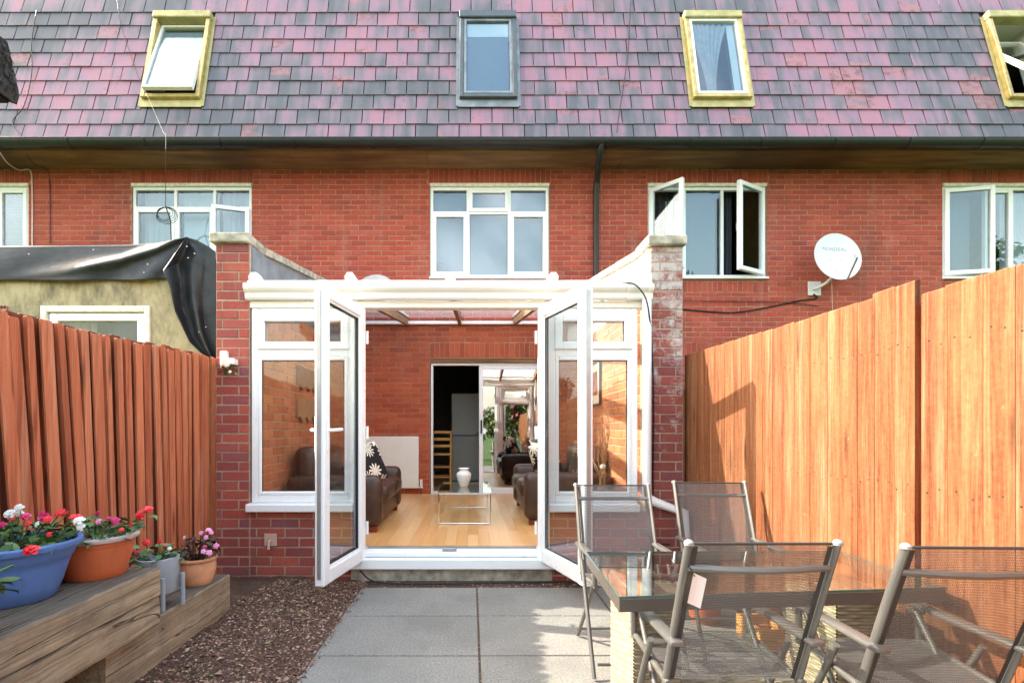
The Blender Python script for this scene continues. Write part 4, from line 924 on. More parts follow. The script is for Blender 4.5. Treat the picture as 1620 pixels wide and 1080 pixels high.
t_ = MB(); t_.grid(tarp_front, 110, 26); t_.grid(tarp_drape, 40, 60); t_.grid(tarp_tail, 4, 10)
t_.grid(lambda u, v: Vector((P3(*lerp(TOPE, u), YN + .02))) .lerp(Vector((P3(*lerp(TOPE, u), YN + .02).x, YF - .3, 2.76)), v), 40, 4)
sheet = put('rubber_sheet', t_, 'tarp', smooth=True); tag(sheet, 'black rubber roofing sheet draped over the edge of the ochre extension', 'roofing sheet')
sol = sheet.modifiers.new('thick', 'SOLIDIFY'); sol.thickness = 0.004; sol.offset = 0
nl = MB(); 
for px, py in ((46, 402), (148, 395), (234, 418), (228, 431), (296, 390), (308, 401), (298, 408), (326, 517), (315, 525)):
    nl.M = Matrix.Translation(P3(px, py, YN - .16)); nl.lathe([(0.0, -.004), (.0055, -.003), (.0055, .003), (0, .004)], 8)
put('roofing_nail', nl, 'steel', sheet)

# ------------------------------------------------------------------ fences
fl_x = -2.05
lf = thing('fence', 'red-brown fence of narrow upright slats behind the flower pots', 'fence', (fl_x, 2.5, 0))
y = 3.98; rr = random.Random(11)
while y > -2.2:
    t = min(1, max(0, (3.98 - y) / 1.8)); lean = 0.085 * t + rr.uniform(-.012, .012); top = 1.745 - 0.065 * t + rr.uniform(-.012, .012)
    pitch = rr.uniform(.074, .09); wd = pitch - rr.uniform(.024, .034); x = fl_x + rr.uniform(-.006, .01); tw = rr.uniform(-.006, .006)
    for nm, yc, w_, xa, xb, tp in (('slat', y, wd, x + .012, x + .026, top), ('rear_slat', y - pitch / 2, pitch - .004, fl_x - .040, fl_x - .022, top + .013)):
        s_ = MB(); P = []
        for zz, yy, k2 in ((0.02, yc + lean * 1.7, 0), (tp - .016, yc + lean * .012, 0), (tp - .003, yc, .002), (tp, yc, .006)):
            P += [(xb - k2 * .6 + tw, yy - w_ / 2 + k2, zz), (xb - k2 * .6 - tw, yy + w_ / 2 - k2, zz), (xa, yy + w_ / 2 - k2, zz), (xa, yy - w_ / 2 + k2, zz)]
        F = [(3, 2, 1, 0), (12, 13, 14, 15)]
        for q_ in range(3):
            for e in range(4): F.append((q_ * 4 + e, q_ * 4 + (e + 1) % 4, q_ * 4 + 4 + (e + 1) % 4, q_ * 4 + 4 + e))
        s_.add(P, F); put(nm, s_, 'fence_red' if nm == 'slat' else 'fence_gap_shade', lf)
    y -= pitch
for z in (.35, .95, 1.5):
    m_ = MB(); m_.box(fl_x - .090, fl_x - .042, -2.2, 4.0, z - .02, z + .02); put('rail', m_, 'fence_red', lf)

fr_x = 1.715
NAILS = MB()
rf = thing('fence', 'tall orange-stained fence of wide upright boards behind the garden table', 'fence', (fr_x, 2.5, 0))
y = 4.06; rr = random.Random(4)
while y > -2.4:
    if 1.93 < y < 1.98: y = 1.925
    wd = min(rr.choice((.095, .10, .115, .125)), max(0.03, y - 1.965) if y > 1.965 else 9)
    t = (4.0 - y) / 2.1
    top = (1.775 - .045 * t if y > 1.95 else 1.695) + rr.uniform(-.004, .004); s_ = MB()
    if y > 1.96 and y - wd <= 2.09: top += .022
    x = fr_x + rr.uniform(-.0007, .0007); y0 = y - wd - .012
    if y0 < 1.93 < y: y0 = 1.965
    P = []
    for zz in (0.01, top - .006, top):
        k2 = .003 if zz == top else 0
        P += [(x + k2, y0 + .001, zz), (x + .0014 + k2, y + .001, zz), (x + .022, y - .001, zz), (x + .022, y0 + .001, zz)]
    F = [(3, 2, 1, 0), (8, 9, 10, 11)]
    for q_ in range(2):
        for e in range(4): F.append((q_ * 4 + e, q_ * 4 + (e + 1) % 4, q_ * 4 + 4 + (e + 1) % 4, q_ * 4 + 4 + e))
    s_.add(P, [f_[::-1] for f_ in F]); put('board', s_, 'fence_orange', rf)
    for zn in (.35, .95, 1.5):
        for q_ in (0, 1):
            NAILS.M = Matrix.Translation((x + .001, (y0 + y) / 2 + (q_ - .5) * .05 + rr.uniform(-.008, .008), zn + rr.uniform(-.02, .02))) @ Matrix.Rotation(R(-90), 4, 'Y'); NAILS.lathe([(.004, -.002), (.004, .001), (0, .0022)], 7)
    y = y - wd if y0 < 1.9 or y > 2.0 else y0
put('nails', NAILS, 'cable', rf, kind='stuff')
for yp in (3.95, 1.945, -0.2):
    m_ = MB(); m_.cbox(fr_x + .024, fr_x + .10, yp - .04, yp + .04, 0, 1.66, .004); put('post', m_, 'fence_red', rf)
for z in (.35, .95, 1.5):
    m_ = MB(); m_.box(fr_x + .0245, fr_x + .06, -2.4, 4.05, z - .03, z + .03); put('rail', m_, 'fence_red', rf)
m_ = MB(); m_.box(fr_x - .02, fr_x + .12, 4.07, 4.10, 0, 1.5); put('end_post', m_, 'fence_red', rf)

# ------------------------------------------------------------------ sleepers and pots
def rough_beam(x0, x1, y0, y1, z0, z1, seed):
    rr = random.Random(seed); m_ = MB(); ny = 26; ring = []
    b_ = 0.008; pr = [(x1, z0 + b_), (x1, (z0 + z1) / 2), (x1, z1 - b_), (x1 - b_, z1), ((x0 + x1) / 2, z1), (x0 + b_, z1), (x0, z1 - b_), (x0, z0 + b_), (x0 + b_, z0), (x1 - b_, z0)]; n = len(pr); P = []
    for j in range(ny + 1):
        yy = y0 + (y1 - y0) * j / ny
        for q_, (x, z) in enumerate(pr): P.append((x + rr.uniform(-.0025, .0025), yy, z + rr.uniform(-.002, .002)))
    F = [tuple(range(n)), tuple(range((ny + 1) * n - 1, ny * n - 1, -1))] + [(j * n + i, (j + 1) * n + i, (j + 1) * n + (i + 1) % n, j * n + (i + 1) % n) for j in range(ny) for i in range(n)]
    return m_.add(P, F)
o = put('sleeper', rough_beam(-1.60, -1.365, 0.6, 2.22, .448, .573, 1), 'sleeper'); tag(o, 'weathered timber sleeper under the blue pot, upper front beam', 'sleeper', 'timber sleepers under the flower pots')
o = put('sleeper', rough_beam(-1.598, -1.367, 0.6, 2.222, .322, .446, 6), 'sleeper'); tag(o, 'weathered timber sleeper directly beneath the beam that carries the blue pot', 'sleeper', 'timber sleepers under the flower pots')
o = put('sleeper', rough_beam(-1.90, -1.603, 0.6, 2.215, .322, .570, 2), 'sleeper'); tag(o, 'rear timber sleeper between the blue pot and the slatted fence', 'sleeper', 'timber sleepers under the flower pots')
o = put('sleeper', rough_beam(-1.66, -1.43, 1.98, 3.0, .06, .320, 3), 'sleeper'); tag(o, 'lower timber sleeper in front, carrying the grey and terracotta pots', 'sleeper', 'timber sleepers under the flower pots')
o = put('sleeper', rough_beam(-1.90, -1.663, 1.98, 2.99, .06, .317, 4), 'sleeper'); tag(o, 'lower rear timber sleeper hidden beside the slatted fence', 'sleeper', 'timber sleepers under the flower pots')

def leaf_me(mat, L_=0.05, W=0.03):
    m_ = MB(); P = [(0, 0, 0)]
    pts = [(0.2, .38), (.45, .5), (.7, .4), (.9, .18)]
    left = [(-W * w_, L_ * t_, -0.004 * t_ - .010 * abs(w_) ** 2 * 0 + .004) for t_, w_ in pts]; right = [(W * w_, L_ * t_, -0.004 * t_ + .004) for t_, w_ in pts]; mid_ = [(0, L_ * t_, -0.006 * t_ * t_) for t_, w_ in pts]
    P += left + mid_ + right + [(0, L_, -.012)]
    F = [(0, 5, 1), (0, 9, 5)]
    for i in range(3): F += [(1 + i, 5 + i, 6 + i, 2 + i), (5 + i, 9 + i, 10 + i, 6 + i)]
    F += [(4, 8, 13), (8, 12, 13)]
    return mesh_of('leaf', m_.add(P, F), M[mat], True)
def flower_me(mat, r_=0.022, layers=1, seed=0):
    rr = random.Random(seed); m_ = MB()
    for ly in range(layers):
        for i in range(5):
            a = i * 1.2566 + ly * .6 + rr.uniform(-.1, .1); rad = r_ * (1 - .25 * ly); c_, s_ = math.cos(a), math.sin(a); z = .003 + ly * .006
            f_ = lambda t_, w_, zz: (c_ * t_ * rad - s_ * w_ * rad, s_ * t_ * rad + c_ * w_ * rad, zz)
            P = [f_(.05, 0, z), f_(.5, -.42, z + .003), f_(.9, -.32, z - .001), f_(1.02, 0, z - .004 + .003 * ly), f_(.9, .32, z - .001), f_(.5, .42, z + .003), f_(.6, 0, z + .001)]
            m_.add(P, [(0, 1, 6), (1, 2, 6), (2, 3, 6), (3, 4, 6), (4, 5, 6), (5, 0, 6)])
    return mesh_of('flower', m_, M[mat], True)
LEAF = {m_: [leaf_me(m_, .05, .034), leaf_me(m_, .04, .03), leaf_me(m_, .06, .036)] for m_ in ('leaf', 'leaf_dark')}
FLO = {m_: [flower_me(m_, .024, 2, 1), flower_me(m_, .02, 2, 2)] for m_ in ('red', 'crimson', 'white_petal', 'pink')}
def plant(root, cx_, cy_, z, rad, h, nleaf, flowers, leafmat='leaf', seed=0, big=1.0):
    rr = random.Random(seed); st = MB()
    for i in range(nleaf):
        a = rr.uniform(0, 6.283); q_ = rad * rr.random() ** .6; zz = z + h * rr.uniform(.15, .95) * (1 - .35 * (q_ / rad) ** 2)
        p = Vector((cx_ + q_ * math.cos(a), cy_ + q_ * math.sin(a), zz))
        inst('leaf', rr.choice(LEAF[leafmat]), root, p, (rr.uniform(-.7, .5), rr.uniform(-.5, .5), a - 1.57 + rr.uniform(-.9, .9)), (big,) * 3)
        if i % 2 == 0: st.tube([(cx_ + q_ * .4 * math.cos(a), cy_ + q_ * .4 * math.sin(a), z), p], .0022, 4, False)
    for (px, py, d, m_, s_) in flowers:
        p = P3(px, py, d); st.tube([(cx_ + (p.x - cx_) * .4, cy_ + (p.y - cy_) * .4, z), p], .0022, 4, False)
        for q_ in range(2 if s_ > 1.0 else 1):
            inst('flower', rr.choice(FLO[m_]), root, p + Vector((rr.uniform(-.008, .008), rr.uniform(-.008, .008), rr.uniform(-.006, .006)) if q_ else (0, 0, 0)), (R(55) + rr.uniform(-.5, .4), rr.uniform(-.5, .5), rr.uniform(-.6, .6)), (s_ * .72,) * 3)
    put('stems', st, leafmat, root)
# blue pot
def pot(name, label, loc, prof, mat, group='potted flowers on the sleepers'):
    t = thing(name, label, 'flower pot', loc, 0, group)
    m_ = MB(); m_.lathe(prof, 40, loc); put('pot', m_, mat, t, True); return t
ZS = .574
bl = (-1.635, 1.80, ZS)
t1 = pot('flower_pot', 'large blue plastic pot of red and white flowers', bl, [(0.0, 0.0), (0.1216, 0.0), (0.1273, 0.0057), (0.1425, 0.0475), (0.1634, 0.1187), (0.1729, 0.1425), (0.1767, 0.1453), (0.1872, 0.1805), (0.2014, 0.1824), (0.2052, 0.19), (0.2052, 0.2014), (0.1976, 0.2071), (0.1862, 0.2033), (0.1786, 0.1805), (0.171, 0.171), (0.0, 0.171)], 'blue_pot')
m_ = MB(); m_.lathe([(0, .174), (.170, .174), (.170, .168)], 24, bl); put('compost', m_, 'soil', t1)
plant(t1, bl[0], bl[1], ZS + .17, .178, .115, 140, [(52, 870, 1.68, 'red', 1.25), (70, 818, 1.85, 'crimson', 1.2), (75, 822, 1.83, 'red', 1.1), (40, 818, 1.8, 'crimson', 1.2), (95, 812, 1.9, 'red', 1.1), (117, 818, 1.83, 'red', 1.1), (126, 823, 1.8, 'white_petal', 1.1), (128, 832, 1.8, 'white_petal', 1.0), (33, 804, 1.85, 'white_petal', 1.1), (30, 812, 1.86, 'white_petal', 1.0), (14, 812, 1.82, 'white_petal', 1.1), (59, 829, 1.8, 'white_petal', .7), (106, 812, 1.88, 'red', .9), (45, 828, 1.78, 'red', .8), (78, 845, 1.75, 'red', .7), (20, 822, 1.8, 'red', .9), (5, 830, 1.75, 'crimson', .9), (88, 838, 1.8, 'crimson', .8)], seed=1)
orp = (-1.56, 2.10, ZS)
t2 = pot('flower_pot', 'orange plastic bowl pot with faded rim and crimson flowers', orp, [(0, 0), (.105, 0), (.110, .006), (.118, .04), (.132, .10), (.136, .13), (.139, .132), (.143, .156), (.14, .158), (0, .14)], 'orange_pot')
m_ = MB(); m_.lathe([(.139, .150), (.152, .152), (.157, .16), (.156, .168), (.148, .172), (.135, .168), (.132, .155)], 40, orp); put('rim', m_, 'rim_grey', t2, True)
m_ = MB(); m_.lathe([(0, .150), (.131, .150), (.131, .143)], 24, orp); put('compost', m_, 'soil', t2)
plant(t2, orp[0], orp[1], ZS + .15, .135, .09, 75, [(222, 815, 2.1, 'red', 1.35), (234, 805, 2.1, 'red', 1.2), (155, 812, 2.15, 'crimson', 1.0), (182, 822, 2.1, 'crimson', 1.1), (156, 825, 2.1, 'pink', 1.0), (172, 820, 2.15, 'crimson', .9), (208, 830, 2.05, 'red', .9), (192, 838, 2.02, 'red', .8)], seed=2)
for p_ in ((216, 826), (230, 822), (226, 832), (212, 836), (236, 815)):
    q_ = P3(*p_, 2.1); inst('leaf', LEAF['leaf'][0], t2, q_, (random.uniform(-.6, .4), 0, random.uniform(0, 6)))
gp = (-1.53, 2.47, 0.321)
t3 = pot('flower_pot', 'grey cylinder pot on a three-legged stand with small red flowers', (gp[0], gp[1], gp[2]), [(0, .07), (.088, .07), (.092, .075), (.094, .235), (.088, .237), (.084, .21), (0, .205)], 'grey_pot')
m_ = MB(); m_.lathe([(0, .206), (.084, .206)], 24, gp); put('compost', m_, 'soil', t3)
for k_, a in enumerate((-48, 8, 130, 225)):
    x, y = gp[0] + .114 * math.cos(R(a)), gp[1] + .114 * math.sin(R(a)); m_ = MB(); m_.tube([(x, y, gp[2]), (x, y, gp[2] + .155)], .011, 10); m_.tube([(x, y, gp[2] + .085), (gp[0] + .07 * math.cos(R(a)), gp[1] + .07 * math.sin(R(a)), gp[2] + .066)], .006, 6); put('leg', m_, 'grey_pot', t3, True)
plant(t3, gp[0] - .02, gp[1], gp[2] + .2, .10, .10, 55, [(230, 858, 2.45, 'red', 1.05), (217, 873, 2.4, 'red', .95), (253, 856, 2.5, 'red', .8), (268, 867, 2.5, 'white_petal', .65), (261, 862, 2.5, 'crimson', .6)], seed=3, big=.85)
tp = (-1.53, 2.82, 0.321)
t4 = pot('flower_pot', 'small round terracotta pot with pink flowers and bronze leaves', tp, [(0, 0), (.072, 0), (.078, .006), (.086, .03), (.097, .07), (.099, .10), (.094, .125), (.098, .132), (.106, .136), (.107, .146), (.1, .15), (.09, .14), (0, .13)], 'terracotta')
m_ = MB(); m_.lathe([(0, .134), (.089, .134)], 24, tp); put('compost', m_, 'soil', t4)
plant(t4, tp[0], tp[1], tp[2] + .13, .095, .14, 60, [(318, 843, 2.8, 'pink', 1.0), (330, 838, 2.8, 'pink', 1.0), (326, 850, 2.75, 'pink', 1.0), (342, 863, 2.75, 'pink', 1.0), (322, 872, 2.72, 'pink', 1.0), (331, 874, 2.72, 'pink', 1.0), (334, 842, 2.85, 'pink', .8), (292, 850, 2.8, 'white_petal', .85), (324, 864, 2.75, 'crimson', .7)], 'leaf_dark', seed=4)
# stray plant beside the blue pot, mostly out of view
sp = (-1.445, 1.40, ZS)
t5 = pot('flower_pot', 'dark pot with pale green leaves just at the left edge', sp, [(0, 0), (.06, 0), (.075, .12), (.068, .12), (0, .11)], 'gutter_black')
plant(t5, sp[0], sp[1], ZS + .12, .11, .11, 26, [], seed=8)

# ------------------------------------------------------------------ garden table
tb = thing('garden_table', 'glass topped garden table on cream wicker pedestals', 'table', (1.08, 1.98, 0))
ZTB = .63
q4 = [(.487, 1.658), (1.652, 1.758), (1.672, 2.28), (.517, 2.27)]
def slab4(q, z0, z1, inset=0.0):
    c_ = Vector((sum(p[0] for p in q) / 4, sum(p[1] for p in q) / 4)); Q = [Vector(p) + (c_ - Vector(p)).normalized() * inset for p in q]
    m_ = MB(); m_.add([(p.x, p.y, z0) for p in Q] + [(p.x, p.y, z1) for p in Q], [(3, 2, 1, 0), (4, 5, 6, 7)] + [(i, (i + 1) % 4, (i + 1) % 4 + 4, i + 4) for i in range(4)]); return m_
put('glass_top', slab4(q4, ZTB - .008, ZTB), 'glass_table', tb)
m_ = MB()
for i in range(4):
    a, c = Vector((*q4[i], 0)), Vector((*q4[(i + 1) % 4], 0)); d_ = (c - a).normalized(); n_ = Vector((-d_.y, d_.x, 0)) * .009
    m_.bar(a + n_ + d_ * (.018 if i % 2 else 0) + Vector((0, 0, ZTB - .031)), c + n_ - d_ * (.018 if i % 2 else 0) + Vector((0, 0, ZTB - .031)), .018, .042)
put('rim', m_, 'rim', tb)
m_ = MB()
for i in range(4):
    a, c = Vector((*q4[i], ZTB - .004)), Vector((*q4[(i + 1) % 4], ZTB - .004)); m_.bar(a, c, .0025, .0085)
put('glass_edge', m_, 'glass_edge', tb)
def wicker_face(mb, o_, uu, vv, nn, W, H):
    cw, chh = .042, .0125; nu, nv = max(2, int(W / cw)), max(2, int(H / chh)); k2 = 4
    def fn(a, b_):
        i, j = a * nu, b_ * nv; ph = math.sin((i + (0.5 if int(j) % 2 else 0) * 2) * math.pi)
        hgt = .004 * abs(math.sin(j * math.pi)) ** .6 + .0035 * ph * abs(math.sin(j * math.pi))
        return o_ + uu * (a * W) + vv * (b_ * H) + nn * hgt
    mb.grid(fn, nu * k2, nv * 4)
def wicker_box(x0, x1, y0, y1, z0, z1):
    m_ = MB(); X, Y, Z = Vector((1, 0, 0)), Vector((0, 1, 0)), Vector((0, 0, 1))
    wicker_face(m_, Vector((x0, y0, z0)), X, Z, -Y, x1 - x0, z1 - z0); wicker_face(m_, Vector((x0, y1, z0)), -Y, Z, -X, y1 - y0, z1 - z0)
    wicker_face(m_, Vector((x1, y0, z0)), Y, Z, X, y1 - y0, z1 - z0); wicker_face(m_, Vector((x1, y1, z0)), -X, Z, Y, x1 - x0, z1 - z0)
    wicker_face(m_, Vector((x0, y0, z1)), X, Y, Z, x1 - x0, y1 - y0); return m_
put('wicker_pedestal', wicker_box(.60, .77, 1.86, 2.16, 0.004, .578), 'wicker', tb, True)
put('wicker_pedestal', wicker_box(1.36, 1.53, 1.88, 2.18, 0.004, .578), 'wicker', tb, True)
put('wicker_shelf', wicker_box(.775, 1.355, 1.96, 2.12, .10, .15), 'wicker', tb, True)
m_ = MB(); m_.cbox(.59, 1.54, 2.0, 2.04, .579, .598, .003); m_.cbox(.66, .70, 1.76, 2.22, .580, .5985, .003); m_.cbox(1.43, 1.47, 1.8, 2.24, .580, .5985, .003); put('top_rail', m_, 'rim', tb)

# ------------------------------------------------------------------ folding chairs
def make_chair(label):
    t = thing('garden_chair', label, 'chair', (0, 0, 0), 0, 'folding mesh garden chairs round the table', local=True); hw = .205
    for s_ in (-1, 1):
        x = s_ * hw
        m_ = MB(); m_.tube([(x, -.262, .865), (x, -.20, .70), (x, -.135, .52), (x, -.10, .42), (x, -.085, .37)], .0128, 10, True, .8); p = put('back_post', m_, 'alu', t, True)
        m_ = MB(); m_.lathe([(0, .009), (.008, .007), (.0135, .001), (.0135, -.007)], 12, (x, -.263, .866)); put('cap', m_, 'alu_cap', p, True)
        m_ = MB(); m_.cbox(x - .021, x + .021, -.19, .235, .545, .562, .007, 2)
        o = put('armrest', m_, 'alu', t, True)
        m_ = MB(); m_.tube([(x + s_ * .004, .20, .548), (x + s_ * .004, .195, .43)], .012, 8); m_.tube([(x - .02, .2, .532), (x + .02, .2, .532)], .012, 8); put('arm_support', m_, 'alu', t, True)
        m_ = MB(); m_.tube([(x + s_ * .018, -.02, .50), (x + s_ * .018, .245, .012)], .0105, 10); put('front_leg', m_, 'alu', t, True)
        m_ = MB(); m_.tube([(x - s_ * .014, .19, .535), (x - s_ * .014, .06, .36), (x - s_ * .014, -.27, .012)], .0105, 10); put('rear_leg', m_, 'alu', t, True)
        m_ = MB(); m_.tube([(x, -.12, .405), (x, .17, .43), (x, .205, .42)], .0115, 10); put('seat_rail', m_, 'alu', t, True)
        m_ = MB(); m_.grid(lambda u, v: (x - s_ * (.012 + .014 * u), -.258 + .165 * v - .004, .855 - .445 * v), 1, 30); put('hem', m_, 'hem', t)
    m_ = MB(); m_.tube([(-.2, -.236, .79), (-.1, -.254, .788), (0, -.26, .787), (.1, -.254, .788), (.2, -.236, .79)], .0105, 8); put('back_rail', m_, 'alu', t, True)
    m_ = MB(); m_.tube([(-.205, .235, .075), (.205, .235, .075)], .008, 8); put('foot_bar', m_, 'alu', t, True)
    m_ = MB(); m_.tube([(-.205, -.225, .065), (.205, -.225, .065)], .008, 8); put('foot_bar', m_, 'alu', t, True)
    m_ = MB(); m_.grid(lambda u, v: (-.192 + .384 * u, -.258 + .165 * v - .018 * math.sin(u * math.pi) * math.sin(min(1, v * 1.15) * math.pi), .862 - .452 * v), 12, 14); put('backrest', m_, 'textilene', t, True)
    m_ = MB(); m_.grid(lambda u, v: (-.192 + .384 * u, -.105 + .31 * v, .412 + .02 * v - .02 * math.sin(u * math.pi) * math.sin(v * math.pi)), 12, 12); put('seat', m_, 'textilene', t, True)
    m_ = MB(); m_.tube([(-.192, -.259, .862), (.192, -.259, .862)], .004, 6); put('top_hem', m_, 'hem', t)
    return t
ch1 = make_chair('near folding mesh chair with a white tag tied to its back post')
spots = [((.805, 1.655, 0), 0, None), ((1.375, 1.605, 0), R(-2), 'folding mesh chair at the front right, cut off by the photo edge'),
         ((.80, 2.61, 0), R(180), 'folding mesh chair behind the table, in front of the right glazed door'), ((1.405, 2.75, 0), R(177), 'folding mesh chair behind the table, beside the orange fence')]
for i, (loc, rz, lab) in enumerate(spots):
    o = ch1 if i == 0 else copy_tree(ch1)
    o.location = loc; o.rotation_euler = (0, 0, rz)
    if lab: o['label'] = lab
m_ = MB(); m_.M = Matrix.Translation((-.19, -.245, .74)) @ Matrix.Rotation(R(12), 4, 'Y') @ Matrix.Rotation(R(18), 4, 'Z'); m_.grid(lambda u, v: (.05 * u - .01, -.008 + .006 * math.sin(u * 3), .04 - .085 * v - .012 * u), 4, 4)
put('tag', m_, 'paper', ch1)
m_ = MB(); m_.tube([(-.2, -.25, .80), (-.185, -.255, .77)], .0015, 4); put('tag_string', m_, 'cable', ch1)

# pot and crate behind the table
t6 = thing('flower_pot', 'empty terracotta pot on the paving behind the garden table', 'flower pot', (1.44, 3.12, 0)); m_ = MB(); m_.lathe([(0, 0), (.075, 0), (.10, .13), (.112, .132), (.112, .16), (.1, .16), (.09, .03), (0, .03)], 28, (1.44, 3.12, 0)); put('pot', m_, 'orange_pot', t6, True)
m_ = MB(); m_.lathe([(0, .135), (.094, .135)], 20, (1.44, 3.12, 0)); put('compost', m_, 'soil', t6)
cr = thing('wooden_crate', 'small open wooden crate on the paving by the orange fence', 'crate', (1.6, 2.72, 0))
for z in (.02, .085):
    for ax in range(4):
        m_ = MB(); x0, x1, y0, y1 = 1.50, 1.69, 2.62, 2.86
        [lambda: m_.box(x0, x1, y0, y0 + .012, z, z + .055), lambda: m_.box(x0, x1, y1 - .012, y1, z, z + .055), lambda: m_.box(x0, x0 + .012, y0 + .0125, y1 - .0125, z, z + .055), lambda: m_.box(x1 - .012, x1, y0 + .0125, y1 - .0125, z, z + .055)][ax]()
        put('slat', m_, 'pine', cr)

# ------------------------------------------------------------------ things inside the conservatory
def sofa(x0, x1, y0, y1, sgn, label):
    """sgn +1: the seat looks to +X"""
    t = thing('sofa', label, 'sofa', ((x0 + x1) / 2, (y0 + y1) / 2, FLOOR), 0, 'leather sofas facing each other')
    fx, bx = (x1, x0) if sgn > 0 else (x0, x1); s_ = sgn; Z = FLOOR
    bxs = lambda m_, a, c, *r_: m_.cbox(min(a, c), max(a, c), *r_)
    m_ = MB(); bxs(m_, bx, fx - s_ * .03, y0 + .03, y1 - .03, Z + .06, Z + .26, .03, 2); put('base', m_, 'leather', t, True)
    for a, c in ((y0, y0 + .2), (y1 - .2, y1)):
        m_ = MB(); bxs(m_, bx, fx, a, c, Z + .05, Z + .52, .075, 4); put('arm', m_, 'leather', t, True)
    m_ = MB(); bxs(m_, bx, bx + s_ * .24, y0 + .2, y1 - .2, Z + .2, Z + .78, .09, 4); put('backrest', m_, 'leather', t, True)
    ym = (y0 + y1) / 2
    for a, c in ((y0 + .205, ym - .003), (ym + .003, y1 - .205)):
        m_ = MB(); bxs(m_, bx + s_ * .2, fx + s_ * .035, a, c, Z + .24, Z + .42, .07, 4); put('seat_cushion', m_, 'leather', t, True)
    for fx_ in (bx + s_ * .08, fx - s_ * .08):
        for fy_ in (y0 + .08, y1 - .08):
            m_ = MB(); m_.cbox(fx_ - .035, fx_ + .035, fy_ - .035, fy_ + .035, Z + .001, Z + .055, .004); put('foot', m_, 'foot', t)
    return t
sofa(-1.70, -.82, 4.60, 6.02, 1, 'brown leather sofa along the left wall under the radiator')
sofa(.53, 1.40, 4.95, 6.40, -1, 'brown leather sofa along the right wall by the twigs')
def cushion(loc, rot, label):
    m_ = MB(); n = 14
    for sg in (-1, 1):
        def fn(u, v):
            a, c = 2 * u - 1, 2 * v - 1; w_ = (max(0, 1 - a ** 4) * max(0, 1 - c ** 4)) ** .5
            k2 = 1 - .06 * (1 - abs(a)) * abs(c) ** 2; k3 = 1 - .06 * (1 - abs(c)) * abs(a) ** 2
            return (sg * .075 * w_, a * .20 * k3 * sg, c * .20 * k2)
        m_.grid(fn, n, n)
    o = put('cushion', m_, 'cushion', None, True); o.location = loc; o.rotation_euler = rot; tag(o, label, 'cushion', 'black and white daisy cushions')
cushion((-1.02, 4.95, FLOOR + .62), (R(8), R(-22), R(-38)), 'black and white daisy cushion leaning on the left sofa')
cushion((.78, 5.30, FLOOR + .62), (R(-6), R(24), R(215)), 'black and white daisy cushion leaning on the right sofa')
ct = thing('coffee_table', 'low glass coffee table with thin chrome loop legs', 'table', (-.06, 5.55, FLOOR))
ZC = .555; m_ = MB(); m_.box(-.333, .208, 5.03, 6.1, ZC - .008, ZC); put('glass_top', m_, 'glass_table', ct)
for y in (5.05, 6.08):
    m_ = MB(); m_.tube([(-.32, y, ZC - .015), (-.32, y, FLOOR + .009), (.195, y, FLOOR + .009), (.195, y, ZC - .015), (-.32, y, ZC - .0155)], .007, 8); put('leg_loop', m_, 'chrome', ct, True)
m_ = MB(); m_.lathe([(0, 0), (.045, 0), (.05, .01), (.07, .07), (.083, .12), (.078, .145), (.05, .168), (.045, .178), (.062, .196), (.058, .2), (.04, .182), (.04, .15), (0, .15)], 30, (0, 0, 0))
o = put('vase', m_, 'ceramic', None, True); o.location = (-.078, 5.6, ZC + .001); tag(o, 'white ceramic vase standing on the glass coffee table', 'vase')
rd = thing('radiator', 'white panel radiator on the brick wall behind the left sofa', 'radiator', (hx(619), 7.42, .32))
m_ = MB(); m_.cbox(hx(560), hx(663), 7.40, 7.455, hz(771), hz(690), .006); put('panel', m_, 'rad', rd)
m_ = MB()
for i in range(27): x = hx(562) + i * (hx(661) - hx(562)) / 26.0; m_.bar((x, 7.398, hz(768)), (x, 7.398, hz(693)), .017, .009, up=(0, 1, 0))
put('ribs', m_, 'rad', rd)
m_ = MB(); m_.tube([(hx(667), 7.42, hz(770)), (hx(667), 7.42, hz(757))], .022, 10); m_.tube([(hx(660), 7.42, hz(770)), (hx(670), 7.42, hz(770))], .01, 8); put('valve', m_, 'ceramic', rd, True)
m_ = MB(); m_.tube([(hx(667), 7.42, hz(770)), (hx(667), 7.42, FLOOR)], .009, 8); put('pipe', m_, 'foot', rd, True)
fg = thing('fridge', 'tall pale fridge freezer in the dark kitchen doorway', 'fridge', (-.1, 9.3, FLOOR))
m_ = MB(); m_.cbox(-.345, .16, 9.08, 9.6, FLOOR + .03, 1.83, .01); put('body', m_, 'fridge', fg)
m_ = MB(); m_.cbox(-.345, .16, 9.02, 9.075, 1.08, 1.83, .012); put('door', m_, 'fridge', fg)
m_ = MB(); m_.cbox(-.345, .16, 9.02, 9.075, FLOOR + .04, 1.072, .012); put('door', m_, 'fridge', fg)
m_ = MB(); m_.box(-.33, -.02, 9.012, 9.019, 1.068, 1.078); put('door_grip', m_, 'blue_pot', fg)
m_ = MB(); m_.box(.10, .135, 9.012, 9.019, 1.09, 1.15); put('magnet', m_, 'leaf', fg)
bs = thing('bar_stool', 'tall pine ladder-back stool in the kitchen doorway', 'stool', (-.52, 8.25, FLOOR))
for x in (-.66, -.33):
    for y, h in ((8.1, 1.165 if True else .8), (8.40, .78)):
        m_ = MB(); m_.tube([(x, y, FLOOR), (x + .01, y, h)], .016, 8); put('leg', m_, 'pine', bs, True)
for z in (1.14, 1.03, .92): m_ = MB(); m_.cbox(-.645, -.335, 8.09, 8.11, z - .022, z + .022, .006); put('back_slat', m_, 'pine', bs)
for z in (.42, .58): m_ = MB(); m_.tube([(-.66, 8.1, z), (-.33, 8.1, z)], .010, 8); m_.tube([(-.66, 8.4, z), (-.33, 8.4, z)], .010, 8); put('rung', m_, 'pine', bs, True)
